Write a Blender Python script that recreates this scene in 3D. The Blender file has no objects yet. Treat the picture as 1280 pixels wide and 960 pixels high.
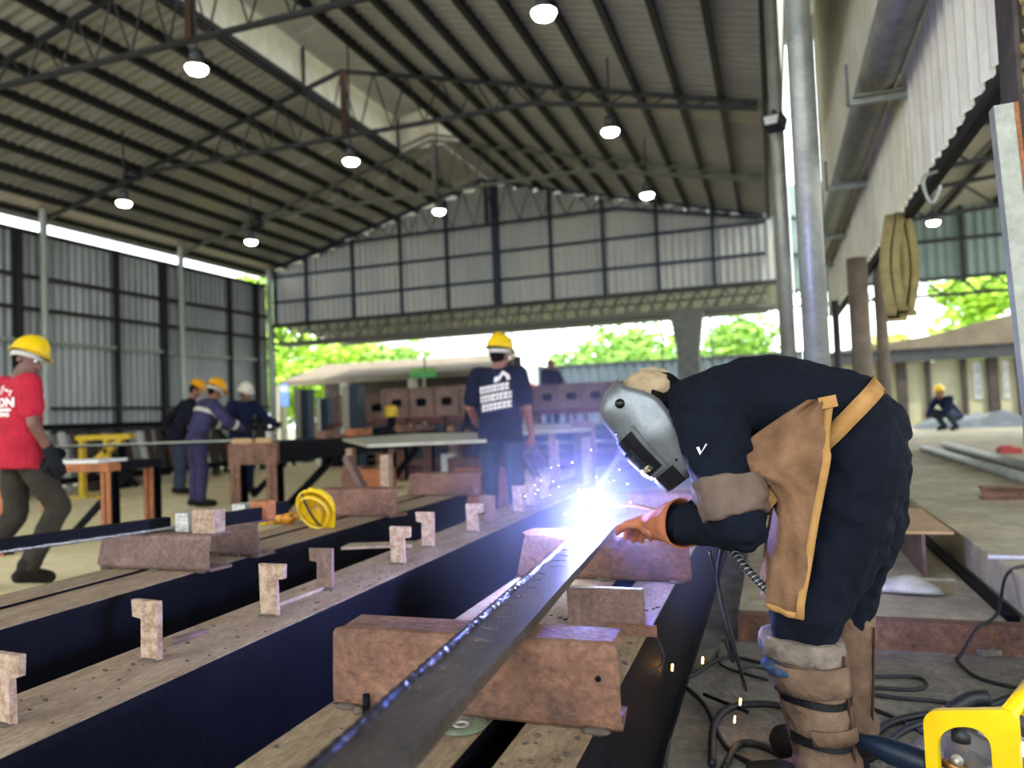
import bpy, bmesh, math, random
from mathutils import Vector, Matrix, noise
from mathutils.bvhtree import BVHTree
V = Vector
sc = bpy.context.scene
COL = sc.collection
# ------------------------------------------------------------------ camera
FPX = 950.0
cam_d = bpy.data.cameras.new('camera'); cam = bpy.data.objects.new('camera', cam_d); COL.objects.link(cam)
cam_d.sensor_fit = 'HORIZONTAL'; cam_d.sensor_width = 36.0; cam_d.lens = FPX / 1280 * 36.0
cam_d.clip_start = .05; cam_d.clip_end = 400
CAMP = V((0, 0, 1.05))
CR = Matrix.Rotation(math.radians(18.9), 3, 'Z') @ Matrix.Rotation(math.radians(92.25), 3, 'X') @ Matrix.Rotation(math.radians(-2.3), 3, 'Z')
cam.matrix_world = Matrix.Translation(CAMP) @ CR.to_4x4()
cam_d.dof.use_dof = True; cam_d.dof.focus_distance = 1.95; cam_d.dof.aperture_fstop = 2.1
sc.camera = cam
# ------------------------------------------------------------------ view, sky, sun
sc.view_settings.view_transform = 'Standard'; sc.view_settings.look = 'None'
sc.view_settings.gamma = 1.0; sc.view_settings.use_curve_mapping = False
sc.view_settings.exposure = 1.45
sc.cycles.max_bounces = 6; sc.cycles.diffuse_bounces = 4; sc.cycles.use_denoising = True
sc.cycles.sample_clamp_indirect = 6.0
world = bpy.data.worlds.new('sky'); sc.world = world; world.use_nodes = True
wn = world.node_tree
wn.nodes['Background'].inputs[0].default_value = (.90, .96, 1.0, 1)
wn.nodes['Background'].inputs[1].default_value = 1.7
sun_d = bpy.data.lights.new('sun', 'SUN'); sun = bpy.data.objects.new('sun', sun_d); COL.objects.link(sun)
sun_d.energy = 2.6; sun_d.angle = math.radians(3); sun_d.color = (1, .95, .84)
sun.rotation_euler = V((-.20, .28, -.92)).to_track_quat('-Z', 'Y').to_euler()
# ------------------------------------------------------------------ helpers
def ray(px, py): return CR @ V(((px - 640) / FPX, (480 - py) / FPX, -1))
def on(px, py, ax, val):                       # the point of the plane axis = val seen there
    r = ray(px, py); return CAMP + r * ((val - CAMP[ax]) / r[ax])
def lin(c): return c / 12.92 if c <= .04045 else ((c + .055) / 1.055) ** 2.4
def C(h): return tuple(lin(int(h[i:i + 2], 16) / 255) for i in (0, 2, 4)) + (1,)
def mat(name, c1, c2=None, scale=6, rough=.6, metal=0., bump=0., bscale=None, stretch=(1, 1, 1), contrast=(.35, .65), emit=None, estr=0., c3=None, spec=.5, fine=0., fscale=None):
    m = bpy.data.materials.new(name); m.use_nodes = True; nt = m.node_tree; b = nt.nodes['Principled BSDF']
    b.inputs['Roughness'].default_value = rough; b.inputs['Metallic'].default_value = metal
    b.inputs['Specular IOR Level'].default_value = spec
    b.inputs['Base Color'].default_value = C(c1)
    tc = nt.nodes.new('ShaderNodeTexCoord'); mp = nt.nodes.new('ShaderNodeMapping'); mp.inputs['Scale'].default_value = stretch
    nt.links.new(tc.outputs['Object'], mp.inputs['Vector'])
    if c2:
        n = nt.nodes.new('ShaderNodeTexNoise'); n.inputs['Scale'].default_value = scale; n.inputs['Detail'].default_value = 8; n.inputs['Roughness'].default_value = .65
        nt.links.new(mp.outputs[0], n.inputs['Vector'])
        r = nt.nodes.new('ShaderNodeValToRGB'); e = r.color_ramp.elements
        e[0].position, e[1].position = contrast; e[0].color = C(c1); e[1].color = C(c2)
        if c3: x = e.new(.5 * (contrast[0] + contrast[1])); x.color = C(c3)
        nt.links.new(n.outputs['Fac'], r.inputs[0]); col = r.outputs[0]
        if fine:
            f = nt.nodes.new('ShaderNodeTexNoise'); f.inputs['Scale'].default_value = fscale or scale * 7; f.inputs['Detail'].default_value = 6; f.inputs['Roughness'].default_value = .7; nt.links.new(mp.outputs[0], f.inputs['Vector'])
            g = nt.nodes.new('ShaderNodeMapRange'); g.inputs[1].default_value = .3; g.inputs[2].default_value = .7; g.inputs[3].default_value = 1 - fine; g.inputs[4].default_value = 1 + fine; nt.links.new(f.outputs['Fac'], g.inputs[0])
            x = nt.nodes.new('ShaderNodeVectorMath'); x.operation = 'SCALE'; nt.links.new(col, x.inputs[0]); nt.links.new(g.outputs[0], x.inputs['Scale']); col = x.outputs[0]
        nt.links.new(col, b.inputs['Base Color'])
    if bump:
        n2 = nt.nodes.new('ShaderNodeTexNoise'); n2.inputs['Scale'].default_value = bscale or scale * 4; n2.inputs['Detail'].default_value = 5
        nt.links.new(mp.outputs[0], n2.inputs['Vector'])
        bp = nt.nodes.new('ShaderNodeBump'); bp.inputs['Strength'].default_value = bump; bp.inputs['Distance'].default_value = .02
        nt.links.new(n2.outputs['Fac'], bp.inputs['Height']); nt.links.new(bp.outputs[0], b.inputs['Normal'])
    if emit: b.inputs['Emission Color'].default_value = C(emit); b.inputs['Emission Strength'].default_value = estr
    return m
M = {}
def mm(k, *a, **kw): M[k] = mat(k, *a, **kw)
mm('concrete', '8d8878', '6f6a5d', 3, .85, bump=.35, bscale=30, fine=0.25)
mm('dusty_floor', 'f2e3b6', 'e0cf9c', 1.2, .9, bump=.2, bscale=20, fine=0.12)
mm('slab', 'b4aa8e', '918770', 2.2, .85, bump=.3, bscale=25, fine=0.25)
mm('work_floor', '8b867c', '69645c', 5, .85, bump=.4, bscale=40, fine=0.35)
mm('ground', '8b8a6a', '6f7550', .6, .95)
mm('roof_sheet', '9c9b93', 'adaba1', 1.5, .55, .25)
mm('clear_or_lit_roof', 'b9b096', 'a79e84', 1.5, .6)
mm('wall_sheet', '838889', 'a3a8a7', 1.1, .5, .35, stretch=(1, 1, .25))
mm('gable_sheet', 'adb0ae', 'c2c1b6', 1.0, .5, .2, stretch=(1, 1, .3))
mm('green_sheet', '8fa39c', '7d918b', 1.0, .55, .15)
mm('cream_sheet', 'e8e4d0', 'd0cab4', 2.5, .55, .1, stretch=(1, 1, .3), bump=.15, bscale=9, fine=0.12)
mm('purlin', '22231f', '18191c', 3, .6, .2)
mm('truss', '3b3c3c', '2a2c30', 3, .6, .2)
mm('truss_grey', '77786f', '5a5b56', 3, .6, .3)
mm('blue_truss', '2c3a4c', '1e2a3a', 3, .6, .2)
mm('galv', '9a9c8f', '7f8178', 5, .45, .45, bump=.1, fine=0.15)
mm('lightpost', 'aab0a8', '8d938c', 4, .5, .4)
mm('duct', '8e8d87', '74736d', 6, .38, .6, bump=.12, bscale=12)
mm('rust', '80604e', '4e382c', 7, .75, .15, bump=.35, bscale=60, c3='6e4d3b', contrast=(.3, .7), fine=0.45)
mm('rust_grey', '7b6259', '5f4a43', 8, .65, .3, bump=.25, bscale=50, c3='6d564e', fine=0.4)
mm('rust_orange', 'a8673f', '84502f', 10, .8, .1, bump=.35, bscale=60, fine=0.4)
mm('rust_pale', 'b09a84', '8b6f5a', 45, .75, .2, bump=.4, bscale=120, contrast=(.4, .6))
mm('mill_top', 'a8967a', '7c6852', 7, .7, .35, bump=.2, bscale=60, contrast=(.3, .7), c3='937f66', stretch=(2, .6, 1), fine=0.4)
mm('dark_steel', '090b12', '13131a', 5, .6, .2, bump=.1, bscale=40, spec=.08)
mm('work_steel', '655b57', '463f3d', 5, .42, .55, bump=.1, bscale=60, stretch=(3, .8, 1), fine=0.35)
mm('bead', '1b1c22', '2c2d33', 60, .35, .6, bump=.5, bscale=140)
mm('bright_bead', 'c8c8cc', '77777c', 90, .3, .8, bump=.5, bscale=140)
mm('silver', 'c9c7bf', '8f8d88', 40, .45, .5, bump=.3, bscale=100)
mm('mud', '5c5144', '39332d', 30, .9, bump=.3)
mm('yellow_paint', 'f2cf12', 'e3b90e', 4, .35, 0)
mm('yellow_old', 'd9b52c', 'b8962a', 8, .6)
mm('black_plastic', '15171b', '22252b', 8, .5)
mm('cable', '14161b', '1d2027', 8, .55)
mm('blue_plastic', '0c2138', '0a1a2c', 6, .45)
mm('white_plastic', 'dcdcd6', 'c4c4bd', 6, .5)
mm('aluminium', 'c2c2c0', '97979a', 10, .3, .8, bump=.1)
mm('brass', 'b2824e', '8d6134', 10, .35, .8)
mm('disc_green', '51604a', '6f775f', 40, .8, bump=.4, bscale=120)
mm('bag', 'cfcdc4', 'aeaca3', 10, .7, bump=.3, bscale=14)
mm('wood', 'b2926a', '94754f', 5, .75, stretch=(1, 6, 6))
mm('sling', '8f8152', '75683c', 12, .85)
mm('lamp_body', '4a4c50', '3a3c40', 6, .5, .3)
mm('lamp_glow', 'ffffff', emit='fffdf2', estr=16)
mm('shed_roof', '726756', '5c5244', 2, .8)
mm('fence', '515f64', '434f54', 1.5, .6, stretch=(1, 1, .3))
mm('sign_green', '3f9a52', '58a868', 5, .6)
mm('sign_blue', '4f7fd0', '8fb2e8', 6, .6)
mm('panel_cream', 'b9b596', 'a39f82', 2, .75)
mm('glass', '7f8a90', '4a5258', 7, .15)
mm('leaf', '8fbd2a', '5c9420', 2.2, .6, c3='a9cf3c')
mm('leaf_yellow', 'b9b04a', '8f9a34', 2.5, .6)
mm('leaf_soft', '94bd4a', '6ea03c', 2.2, .6)
mm('bark', '77684e', '5a4c38', 6, .9)
mm('red_item', 'b4463e', 'a03a34', 6, .7)
WO = {}
def put(o, parent=None, org=V((0, 0, 0))):
    COL.objects.link(o); WO[o.name] = V(org)
    if parent is not None:
        o.parent = parent; o.location = V(org) - WO[parent.name]
    else: o.location = org
    return o
def tag(o, label=None, cat=None, group=None, kind=None):
    if label: o['label'] = label
    if cat: o['category'] = cat
    if group: o['group'] = group
    if kind: o['kind'] = kind
    return o
def thing(name, label, cat, loc, group=None):
    o = bpy.data.objects.new(name, None); o.empty_display_size = .1
    put(o, None, V(loc)); return tag(o, label, cat, group)
def struct(name, loc=(0, 0, 0)):
    o = bpy.data.objects.new(name, None); put(o, None, V(loc)); o['kind'] = 'structure'; return o
def perp(d):
    d = V(d).normalized(); a = V((0, 0, 1)) if abs(d.z) < .9 else V((1, 0, 0))
    u = d.cross(a).normalized(); return u, u.cross(d).normalized()
class MB:
    def __init__(s): s.v = []; s.f = []; s.sm = []
    def add(s, vs, fs, smooth=False):
        n = len(s.v); s.v += [V(v) for v in vs]; s.f += [tuple(i + n for i in f) for f in fs]; s.sm += [smooth] * len(fs); return s
    def box(s, a, b, M4=None):
        x0, y0, z0 = a; x1, y1, z1 = b
        vs = [V(p) for p in ((x0,y0,z0),(x1,y0,z0),(x1,y1,z0),(x0,y1,z0),(x0,y0,z1),(x1,y0,z1),(x1,y1,z1),(x0,y1,z1))]
        if M4: vs = [M4 @ v for v in vs]
        return s.add(vs, [(0,3,2,1),(4,5,6,7),(0,1,5,4),(1,2,6,5),(2,3,7,6),(3,0,4,7)])
    def beam(s, p, q, w, h=None, up=(0, 0, 1)):            # rectangular bar between two points
        p, q = V(p), V(q); d = (q - p).normalized(); h = h or w
        u = d.cross(V(up)); u = u.normalized() if u.length > 1e-4 else perp(d)[0]; n = u.cross(d).normalized()
        vs = [c + u * a * w / 2 + n * b * h / 2 for c in (p, q) for a, b in ((-1,-1),(1,-1),(1,1),(-1,1))]
        return s.add(vs, [(3,2,1,0),(4,5,6,7),(0,1,5,4),(1,2,6,5),(2,3,7,6),(3,0,4,7)])
    def rings(s, rs, caps=True, smooth=True, closed=False):  # lists of equal-length loops
        n = len(rs[0]); vs = [p for r in rs for p in r]; fs = []
        m = len(rs)
        for i in range(m if closed else m - 1):
            for j in range(n):
                k = (j + 1) % n; a, b = i * n, ((i + 1) % m) * n
                fs.append((a + j, a + k, b + k, b + j))
        if caps and not closed: fs += [tuple(range(n))[::-1], tuple((m - 1) * n + j for j in range(n))]
        return s.add(vs, fs, smooth)
    def tube(s, pts, r, n=8, caps=True):
        pts = [V(p) for p in pts]; rs = []
        u = perp(pts[1] - pts[0])[0]
        for i, p in enumerate(pts):
            d = (pts[min(i + 1, len(pts) - 1)] - pts[max(i - 1, 0)])
            d = d.normalized() if d.length > 1e-9 else V((0, 0, 1))
            u = (u - d * u.dot(d)); u = u.normalized() if u.length > 1e-6 else perp(d)[0]
            w = d.cross(u); rr = r[i] if isinstance(r, (list, tuple)) else r
            rs.append([p + (u * math.cos(2 * math.pi * k / n) + w * math.sin(2 * math.pi * k / n)) * rr for k in range(n)])
        return s.rings(rs, caps)
    def lathe(s, prof, o, axis=(0, 0, 1), n=20, caps=True):  # prof: (radius, along)
        ax = V(axis).normalized(); u, w = perp(ax); o = V(o)
        return s.rings([[o + ax * h + (u * math.cos(2*math.pi*k/n) + w * math.sin(2*math.pi*k/n)) * max(r, 1e-4) for k in range(n)] for r, h in prof], caps)
    def prism(s, poly, o, u, w, t):                           # outline in (u, w), extruded by vector t
        o, u, w, t = V(o), V(u), V(w), V(t); n = len(poly)
        a = [o + u * x + w * y for x, y in poly]; b = [p + t for p in a]
        return s.add(a + b, [tuple(range(n))[::-1], tuple(range(n, 2 * n))] + [(i, (i + 1) % n, n + (i + 1) % n, n + i) for i in range(n)])
    def ball(s, c, r, n=10, M3=None):
        c = V(c); r = V(r) if not isinstance(r, (int, float)) else V((r, r, r)); rs = []
        for i in range(1, n):
            t = math.pi * i / n
            rs.append([V((r.x*math.sin(t)*math.cos(2*math.pi*k/(n*2)), r.y*math.sin(t)*math.sin(2*math.pi*k/(n*2)), -r.z*math.cos(t))) for k in range(n*2)])
        if M3: rs = [[M3 @ p for p in q] for q in rs]
        return s.rings([[c + p for p in q] for q in rs])
    def mesh(s, name, org):
        me = bpy.data.meshes.new(name); me.from_pydata([v - org for v in s.v], [], s.f)
        me.polygons.foreach_set('use_smooth', s.sm); me.update(); return me
    def build(s, name, m, parent=None, org=None, fix=True, **tags):
        org = V(org) if org is not None else (WO[parent.name] if parent is not None else V((0, 0, 0)))
        me = s.mesh(name, org)
        if fix:
            bm = bmesh.new(); bm.from_mesh(me); bmesh.ops.recalc_face_normals(bm, faces=bm.faces); bm.to_mesh(me); bm.free()
        me.materials.append(M[m] if isinstance(m, str) else m)
        o = bpy.data.objects.new(name, me); put(o, parent, org); return tag(o, **tags)
_unit = {}
def stick(name, p, q, w, m, parent, h=None, up=(0, 0, 1), round_=False):   # a straight member, mesh data shared
    key = (m, round_)
    if key not in _unit:
        b = MB()
        b.lathe([(.5, -.5), (.5, .5)], (0, 0, 0), (0, 0, 1), 10) if round_ else b.box((-.5,-.5,-.5), (.5,.5,.5))
        me = b.mesh('member_' + m, V((0, 0, 0))); me.materials.append(M[m]); _unit[key] = me
    p, q = V(p), V(q); d = q - p; L = d.length; d.normalize()
    u = d.cross(V(up)); u = u.normalized() if u.length > 1e-4 else perp(d)[0]; n = u.cross(d)
    R = Matrix((u * w, n * (h or w), d * L)).transposed()
    o = bpy.data.objects.new(name, _unit[key]); COL.objects.link(o); c = (p + q) / 2; WO[o.name] = c
    if parent is not None: o.parent = parent; c = c - WO[parent.name]
    o.matrix_local = Matrix.Translation(c) @ R.to_4x4()
    return o
def corrugated(b, o, u, v, width, length, n, depth, duty=.5, thick=None):   # trapezoid ribs along v
    o, u, v = V(o), V(u).normalized(), V(v).normalized(); w = u.cross(v)
    p = width / n; prof = []
    for i in range(n):
        x = i * p; prof += [(x, 0), (x + p * (.5 - duty * .5), 0), (x + p * .5, depth), (x + p * (.5 + duty * .35), depth)]
    prof.append((width, 0))
    a = [o + u * x + w * y for x, y in prof]; c = [q + v * length for q in a]; k = len(a)
    return b.add(a + c, [(i, i + 1, k + i + 1, k + i) for i in range(k - 1)])
def curve_pts(ps, n=8):                                    # Catmull-Rom through control points
    ps = [V(p) for p in ps]; out = []
    for i in range(len(ps) - 1):
        a, b, c, d = ps[max(i-1, 0)], ps[i], ps[i+1], ps[min(i+2, len(ps)-1)]
        for k in range(n):
            t = k / n
            out.append(.5 * ((2*b) + (c-a)*t + (2*a-5*b+4*c-d)*t*t + (3*b-a-3*c+d)*t**3))
    return out + [ps[-1]]
rnd = random.Random(7)
# ================================================================== THE SETTING
XL, YF, XR, RIDGE = -12.9, 17.55, 0.0, -6.45
EAVE, APEX = 5.28, 6.92
SL = (APEX - EAVE) / (XR - RIDGE)
def roofz(x): return APEX - SL * abs(x - RIDGE)
fl = MB().box((-60, -30, -.4), (40, 17.9, -.004)).build('floor', 'work_floor', kind='structure')
MB().box((-13.0, 2.0, -.004), (-3.15, 17.5, 0)).build('floor_yard', 'dusty_floor', kind='structure')
MB().box((-90, 17.9, -.4), (90, 120, -.01)).build('ground', 'ground', kind='structure')
# ---- left wall: sheets, girts, posts
wl = struct('wall_left', (XL, 10, 0))
for i in range(14):
    y0 = 3.4 + i
    b = corrugated(MB(), (XL - .06 - .004 * (i % 2), y0 + 1.0, .02), (0, -1, 0), (0, 0, 1), 1.02, 4.78, 6, .035); b.build('sheet', 'wall_sheet', wl, fix=False)
for z, k in ((1.05, 'purlin'), (1.5, 'purlin'), (2.75, 'lightpost'), (3.35, 'purlin'), (3.95, 'purlin'), (4.78, 'purlin')):
    stick('girt', (XL + .02, 3.4, z), (XL + .02, 17.4, z), .07, k, wl, .06)
for y in (3.55, 7.05, 10.55, 14.05, 17.3):
    stick('post', (XL + .12, y, 0), (XL + .12, y, 5.25), .14, 'lightpost', wl, round_=True)
    stick('mullion', (XL + .03, y + 1.75, 0), (XL + .03, y + 1.75, 4.8), .09, 'purlin', wl) if y < 16 else None
    stick('mullion', (XL + .03, y - .45, 0), (XL + .03, y - .45, 4.8), .12, 'purlin', wl)
# ---- far gable: sheets hang above the opening
wf = struct('wall_far', (RIDGE, YF, 3.7))
n = 26; w_ = (XR - XL + .3) / n
for i in range(n):
    x0 = XL + i * w_
    z1 = min(roofz(x0), roofz(x0 + w_)) - .05; b = MB()
    corrugated(b, (x0, YF + .05 + .004 * (i % 2), 3.72), (1, 0, 0), (0, 0, 1), w_ + .02, z1 - 3.72, 3, .03); b.build('sheet', 'gable_sheet', wf, fix=False)
for x in (-12.75, -11.75, -10.31, -8.9, -7.6, -4.87, -3.6, -2.34, -1.1):
    stick('mullion', (x, YF - .04, 3.7), (x, YF - .04, roofz(x) - .1), .07, 'blue_truss', wf)
stick('mullion', (RIDGE + .18, YF - .06, 3.7), (RIDGE + .18, YF - .06, roofz(RIDGE) - .1), .16, 'blue_truss', wf)
for z in (4.35, 5.05): stick('girt', (XL, YF - .02, z), (XR, YF - .02, z), .06, 'blue_truss', wf)
stick('sill_beam', (XL, YF - .05, 3.7), (XR + .2, YF - .05, 3.7), .1, 'truss', wf)
# lattice girder under the gable
stick('lower_chord', (XL, YF - .05, 3.2), (XR + .2, YF - .05, 3.2), .08, 'truss_grey', wf)
stick('back_chord', (XL, YF + .5, 3.2), (XR + .2, YF + .5, 3.2), .08, 'truss_grey', wf)
for i in range(43):
    x = XL + .3 * i
    stick('lacing', (x, YF - .05, 3.22 if i % 2 else 3.66), (x + .3, YF - .05, 3.66 if i % 2 else 3.22), .045, 'truss_grey', wf)
    stick('lacing', (x, YF + .5, 3.2), (x + .3, YF - .05, 3.66), .04, 'truss_grey', wf)
# ---- roof: sheets and purlins on both slopes
ROOF0, ROOF1 = -3.0, 18.2
VX0, VX1, VY1, VZ = -7.2, -5.72, 14.3, 7.36
for side, nm in ((-1, 'ceiling_left'), (1, 'ceiling_right')):
    rf = struct(nm, (RIDGE + side * 3, 8, 6))
    xe = XL - .45 if side < 0 else .22
    for i in range(21):
        y0 = ROOF0 + i * 1.01
        xr = (VX0 if side < 0 else VX1) if y0 < VY1 - .2 else RIDGE
        p = V((xr, y0, roofz(xr))); q = V((xe, y0, roofz(xe))); d = q - p; b = MB()
        o = p + V((0, 0, .004 * (i % 2)))
        if side < 0: corrugated(b, o + V((0, 1.02, 0)), (0, -1, 0), d, 1.02, d.length, 6, .03)
        else: corrugated(b, o, (0, 1, 0), d, 1.02, d.length, 6, .03)
        b.build('roof_sheet', 'roof_sheet', rf, fix=False)
    ks = [.2 + .575 * k for k in range(12)]
    for k, t in enumerate(ks):
        x = RIDGE + side * (t + .6)
        if (side > 0 and x > XR + .1) or x < XL - .1: continue
        stick('purlin', (x, ROOF0, roofz(x) - .06), (x, ROOF1, roofz(x) - .08), .075, 'purlin', rf, .13)
    x = XL - .3 if side < 0 else .12
    stick('eave_purlin', (x, ROOF0, roofz(x) - .06), (x, ROOF1, roofz(x) - .06), .07, 'lightpost', rf, .1)
# translucent sheets let into the left slope
rl = bpy.data.objects['ceiling_left']
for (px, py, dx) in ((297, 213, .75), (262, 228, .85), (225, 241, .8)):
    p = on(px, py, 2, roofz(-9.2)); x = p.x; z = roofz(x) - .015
    MB().add([(x - dx/2, p.y - .5, roofz(x - dx/2) - .02), (x + dx/2, p.y - .5, roofz(x + dx/2) - .02), (x + dx/2, p.y + .5, roofz(x + dx/2) - .02), (x - dx/2, p.y + .5, roofz(x - dx/2) - .02)], [(0, 1, 2, 3)]).build('clear_or_lit_sheet', 'clear_or_lit_roof', rl)
for i in range(18):  # pale strip along the eave: outside daylight put into the sheet colour
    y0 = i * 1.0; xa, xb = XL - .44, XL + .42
    MB().add([(xa, y0, roofz(xa) - .02), (xb, y0, roofz(xb) - .02), (xb, y0 + .98, roofz(xb) - .02), (xa, y0 + .98, roofz(xa) - .02)], [(0, 1, 2, 3)]).build('clear_or_lit_sheet', 'clear_or_lit_roof', rl)
rr_ = bpy.data.objects['ceiling_right']
for xa, xb in ((-3.0, -2.1), (-2.1, -1.0), (-1.0, .1)):
    MB().add([(xa, 11.2, roofz(xa) - .02), (xb, 11.2, roofz(xb) - .02), (xb, 11.9, roofz(xb) - .02), (xa, 11.9, roofz(xa) - .02)], [(0, 1, 2, 3)]).build('clear_or_lit_sheet', 'clear_or_lit_roof', rr_)
# ridge vent: raised cap over an open slot
rv = struct('trim_1', (RIDGE, 8, 7))
b = MB().box((VX0 - .03, ROOF0, roofz(VX0) - .08), (VX0, VY1, VZ - .02)); b.build('side_sheet', 'cream_sheet', rv)
for x0, x1 in ((VX0 - .25, RIDGE), (RIDGE, VX1 + .3)):
    for i in range(9):
        y0 = ROOF0 + i * 1.93
        z = lambda x: VZ + .18 - .22 * abs(x - RIDGE)
        MB().add([(x0, y0, z(x0)), (x1, y0, z(x1)), (x1, y0 + 1.94, z(x1)), (x0, y0 + 1.94, z(x0))], [(0, 1, 2, 3)]).build('cap_sheet', 'roof_sheet', rv)
stick('curb_purlin', (VX1, ROOF0, roofz(VX1)), (VX1, VY1, roofz(VX1)), .05, 'lightpost', rv, .12)
stick('curb_purlin', (VX0, ROOF0, roofz(VX0) - .05), (VX0, VY1, roofz(VX0) - .05), .05, 'purlin', rv, .1)
for y in (3.8, 7.3, 10.8, 14.2):
    stick('hoop', (VX1, y, roofz(VX1)), (VX1, y, VZ), .04, 'truss', rv); stick('hoop', (VX0 + .03, y, roofz(VX0)), (VX0 + .03, y, VZ), .04, 'truss', rv)
MB().add([(VX0, VY1, roofz(VX0) - .05), (VX1, VY1, roofz(VX1) - .05), (VX1, VY1, VZ + .02), (RIDGE, VY1, VZ + .18), (VX0, VY1, VZ + .02)], [(0, 1, 2, 3, 4)]).build('end_sheet', 'cream_sheet', rv)
# ---- roof trusses
def truss(y, m, label, king='truss'):
    t = thing('roof_truss', label, 'truss', (RIDGE, y, 5.7), None)
    def bot(x):
        if x < -10.4: return 5.18 + (x - XL) / (-10.4 - XL) * .52
        if x > -3.2: return 5.70 - (x + 3.2) / 3.2 * .62
        return 5.70
    xs = [XL + .0 + i * (XR - XL) / 44 for i in range(45)]
    tp = lambda x: roofz(x) - .12
    for a, c in ((XL, RIDGE), (RIDGE, XR)):
        stick('top_chord', (a, y, tp(a)), (c, y, tp(c)), .06, m, t)
    for a, c in ((XL, -10.4), (-10.4, -3.2), (-3.2, XR)):
        stick('bottom_chord', (a, y, bot(a)), (c, y, bot(c)), .06, m, t)
    for i in range(1, 44):
        x = xs[i]; x2 = xs[i + 1]
        if tp(x) - bot(x) < .02: continue
        if i % 2: stick('web_bar', (x, y, bot(x)), (x2, y, tp(x2)), .026, m, t, round_=True)
        else: stick('web_bar', (x, y, tp(x)), (x2, y, bot(x2)), .026, m, t, round_=True)
    stick('king_post', (RIDGE + .05, y - .02, bot(RIDGE)), (RIDGE + .05, y - .02, tp(RIDGE)), .09, king, t)
    return t
mm('king_rust', '4d3427', '3a2a22', 5, .7)
truss(3.8, 'truss', 'grey lattice roof truss over the standing beams, before the rusty king post')
truss(7.3, 'truss', 'dark lattice roof truss with a rust-brown king post', 'king_rust')
truss(10.8, 'truss', 'grey lattice roof truss reaching the lit ridge vent with dark brown post', 'king_rust')
truss(14.3, 'truss_grey', 'pale grey lattice roof truss at the closed end of the ridge vent', 'truss_grey')
truss(17.3, 'blue_truss', 'blue-black lattice truss standing against the gable sheets')
# ---- right: column row, hanging wall, right bay
def column(x, y, r, m, label, top=6.4, grp=None):
    t = thing('steel_column', label, 'column', (x, y, 0), grp)
    b = MB().lathe([(r, .02), (r, top)], (x, y, 0), n=20); b.build('shaft', m, t)
    MB().box((x - r * 1.6, y - r * 1.6, 0), (x + r * 1.6, y + r * 1.6, .02)).build('base_plate', 'truss_grey', t)
    return t
column(.245, 4.6, .07, 'galv', 'thick galvanised pipe column, the stoutest of the row')
column(.16, 7.3, .06, 'galv', 'slim galvanised pipe column carrying the floodlight')
column(.36, 7.3, .06, 'truss_grey', 'dull grey pipe column paired with the floodlight column')
column(.19, 10.8, .07, 'galv', 'grey pipe column behind the floodlight column')
column(.30, 14.2, .09, 'truss_grey', 'far grey pipe column near the gable end')
WX = 1.0
wr = struct('wall_right', (WX, 8, 2.5))
Y0, Y1 = 3.3, 13.7
n = 54; p_ = (Y1 - Y0) / n
for i in range(18):
    b = MB(); y = Y0 + (i + 1) * 3 * p_
    corrugated(b, (WX + .0015 * (i % 2), y, 2.46 + .006 * math.sin(i * 2.3)), (0, -1, 0), (0, 0, 1), 3 * p_ + .01, 5.2, 3, .035, .45); b.build('sheet', 'cream_sheet', wr, fix=False)
for z in (2.55, 3.7, 4.9, 6.1): stick('girt', (WX + .07, Y0, z), (WX + .07, Y1, z), .06, 'truss', wr, .1)
stick('end_angle', (WX - .01, Y1, 2.46), (WX - .01, Y1, 7.6), .09, 'lightpost', wr)
stick('edge_angle', (WX + .05, Y0, 2.43), (WX + .05, Y1, 2.43), .06, 'dark_steel', wr, .03)
# right bay beyond
wb = struct('wall_rightbay', (6, 19.5, 3.7))
for i in range(14):
    x0 = .6 + i * .8; b = MB()
    corrugated(b, (x0, 19.5, 3.72), (1, 0, 0), (0, 0, 1), .82, 2.6, 4, .03); b.build('sheet', 'green_sheet', wb, fix=False)
for x in (1.2, 2.7, 4.2, 5.7, 7.2, 8.7): stick('mullion', (x, 19.42, 3.6), (x, 19.42, 6.4), .07, 'truss', wb)
for z in (3.72, 4.6, 5.5): stick('girt', (.6, 19.42, z), (11.8, 19.42, z), .07, 'truss', wb)
stick('lower_chord', (.6, 19.42, 3.35), (11.8, 19.42, 3.35), .07, 'truss', wb)
for i in range(32):
    x = .6 + .35 * i; stick('lacing', (x, 19.42, 3.37 if i % 2 else 3.7), (x + .35, 19.42, 3.7 if i % 2 else 3.37), .04, 'truss', wb)
rb = struct('ceiling_rightbay', (6, 10, 5.5))
for i in range(22):  # near sheets run on out of view to block the sun
    y0 = -3.05 + i * 1.05; b = MB(); d = V((11, 0, .9))
    corrugated(b, (WX + .05, y0, 5.1), (0, 1, 0), d, 1.06, d.length, 6, .03); b.build('roof_sheet', 'roof_sheet', rb, fix=False)
for k in range(10):
    x = 1.6 + k * 1.1; z = 5.1 + (x - 1.05) * .0818 - .08
    stick('purlin', (x, 2.2, z), (x, 20, z), .07, 'purlin', rb, .1)
for y in (5.6, 9.1, 12.6, 16.1):
    t = thing('bay_truss', 'dark lattice truss under the right bay roof', 'truss', (6, y, 4.9), 'trusses of the right bay')
    stick('top_chord', (1.1, y, 4.85), (12, y, 5.7), .07, 'truss', t); stick('bottom_chord', (1.1, y, 4.35), (12, y, 5.0), .07, 'truss', t)
    for i in range(18):
        x = 1.1 + i * .6; za = lambda x: 4.85 + (x - 1.1) * .08; zb = lambda x: 4.35 + (x - 1.1) * .06
        stick('web_bar', (x, y, zb(x) if i % 2 else za(x)), (x + .6, y, za(x + .6) if i % 2 else zb(x + .6)), .035, 'truss', t)
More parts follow.
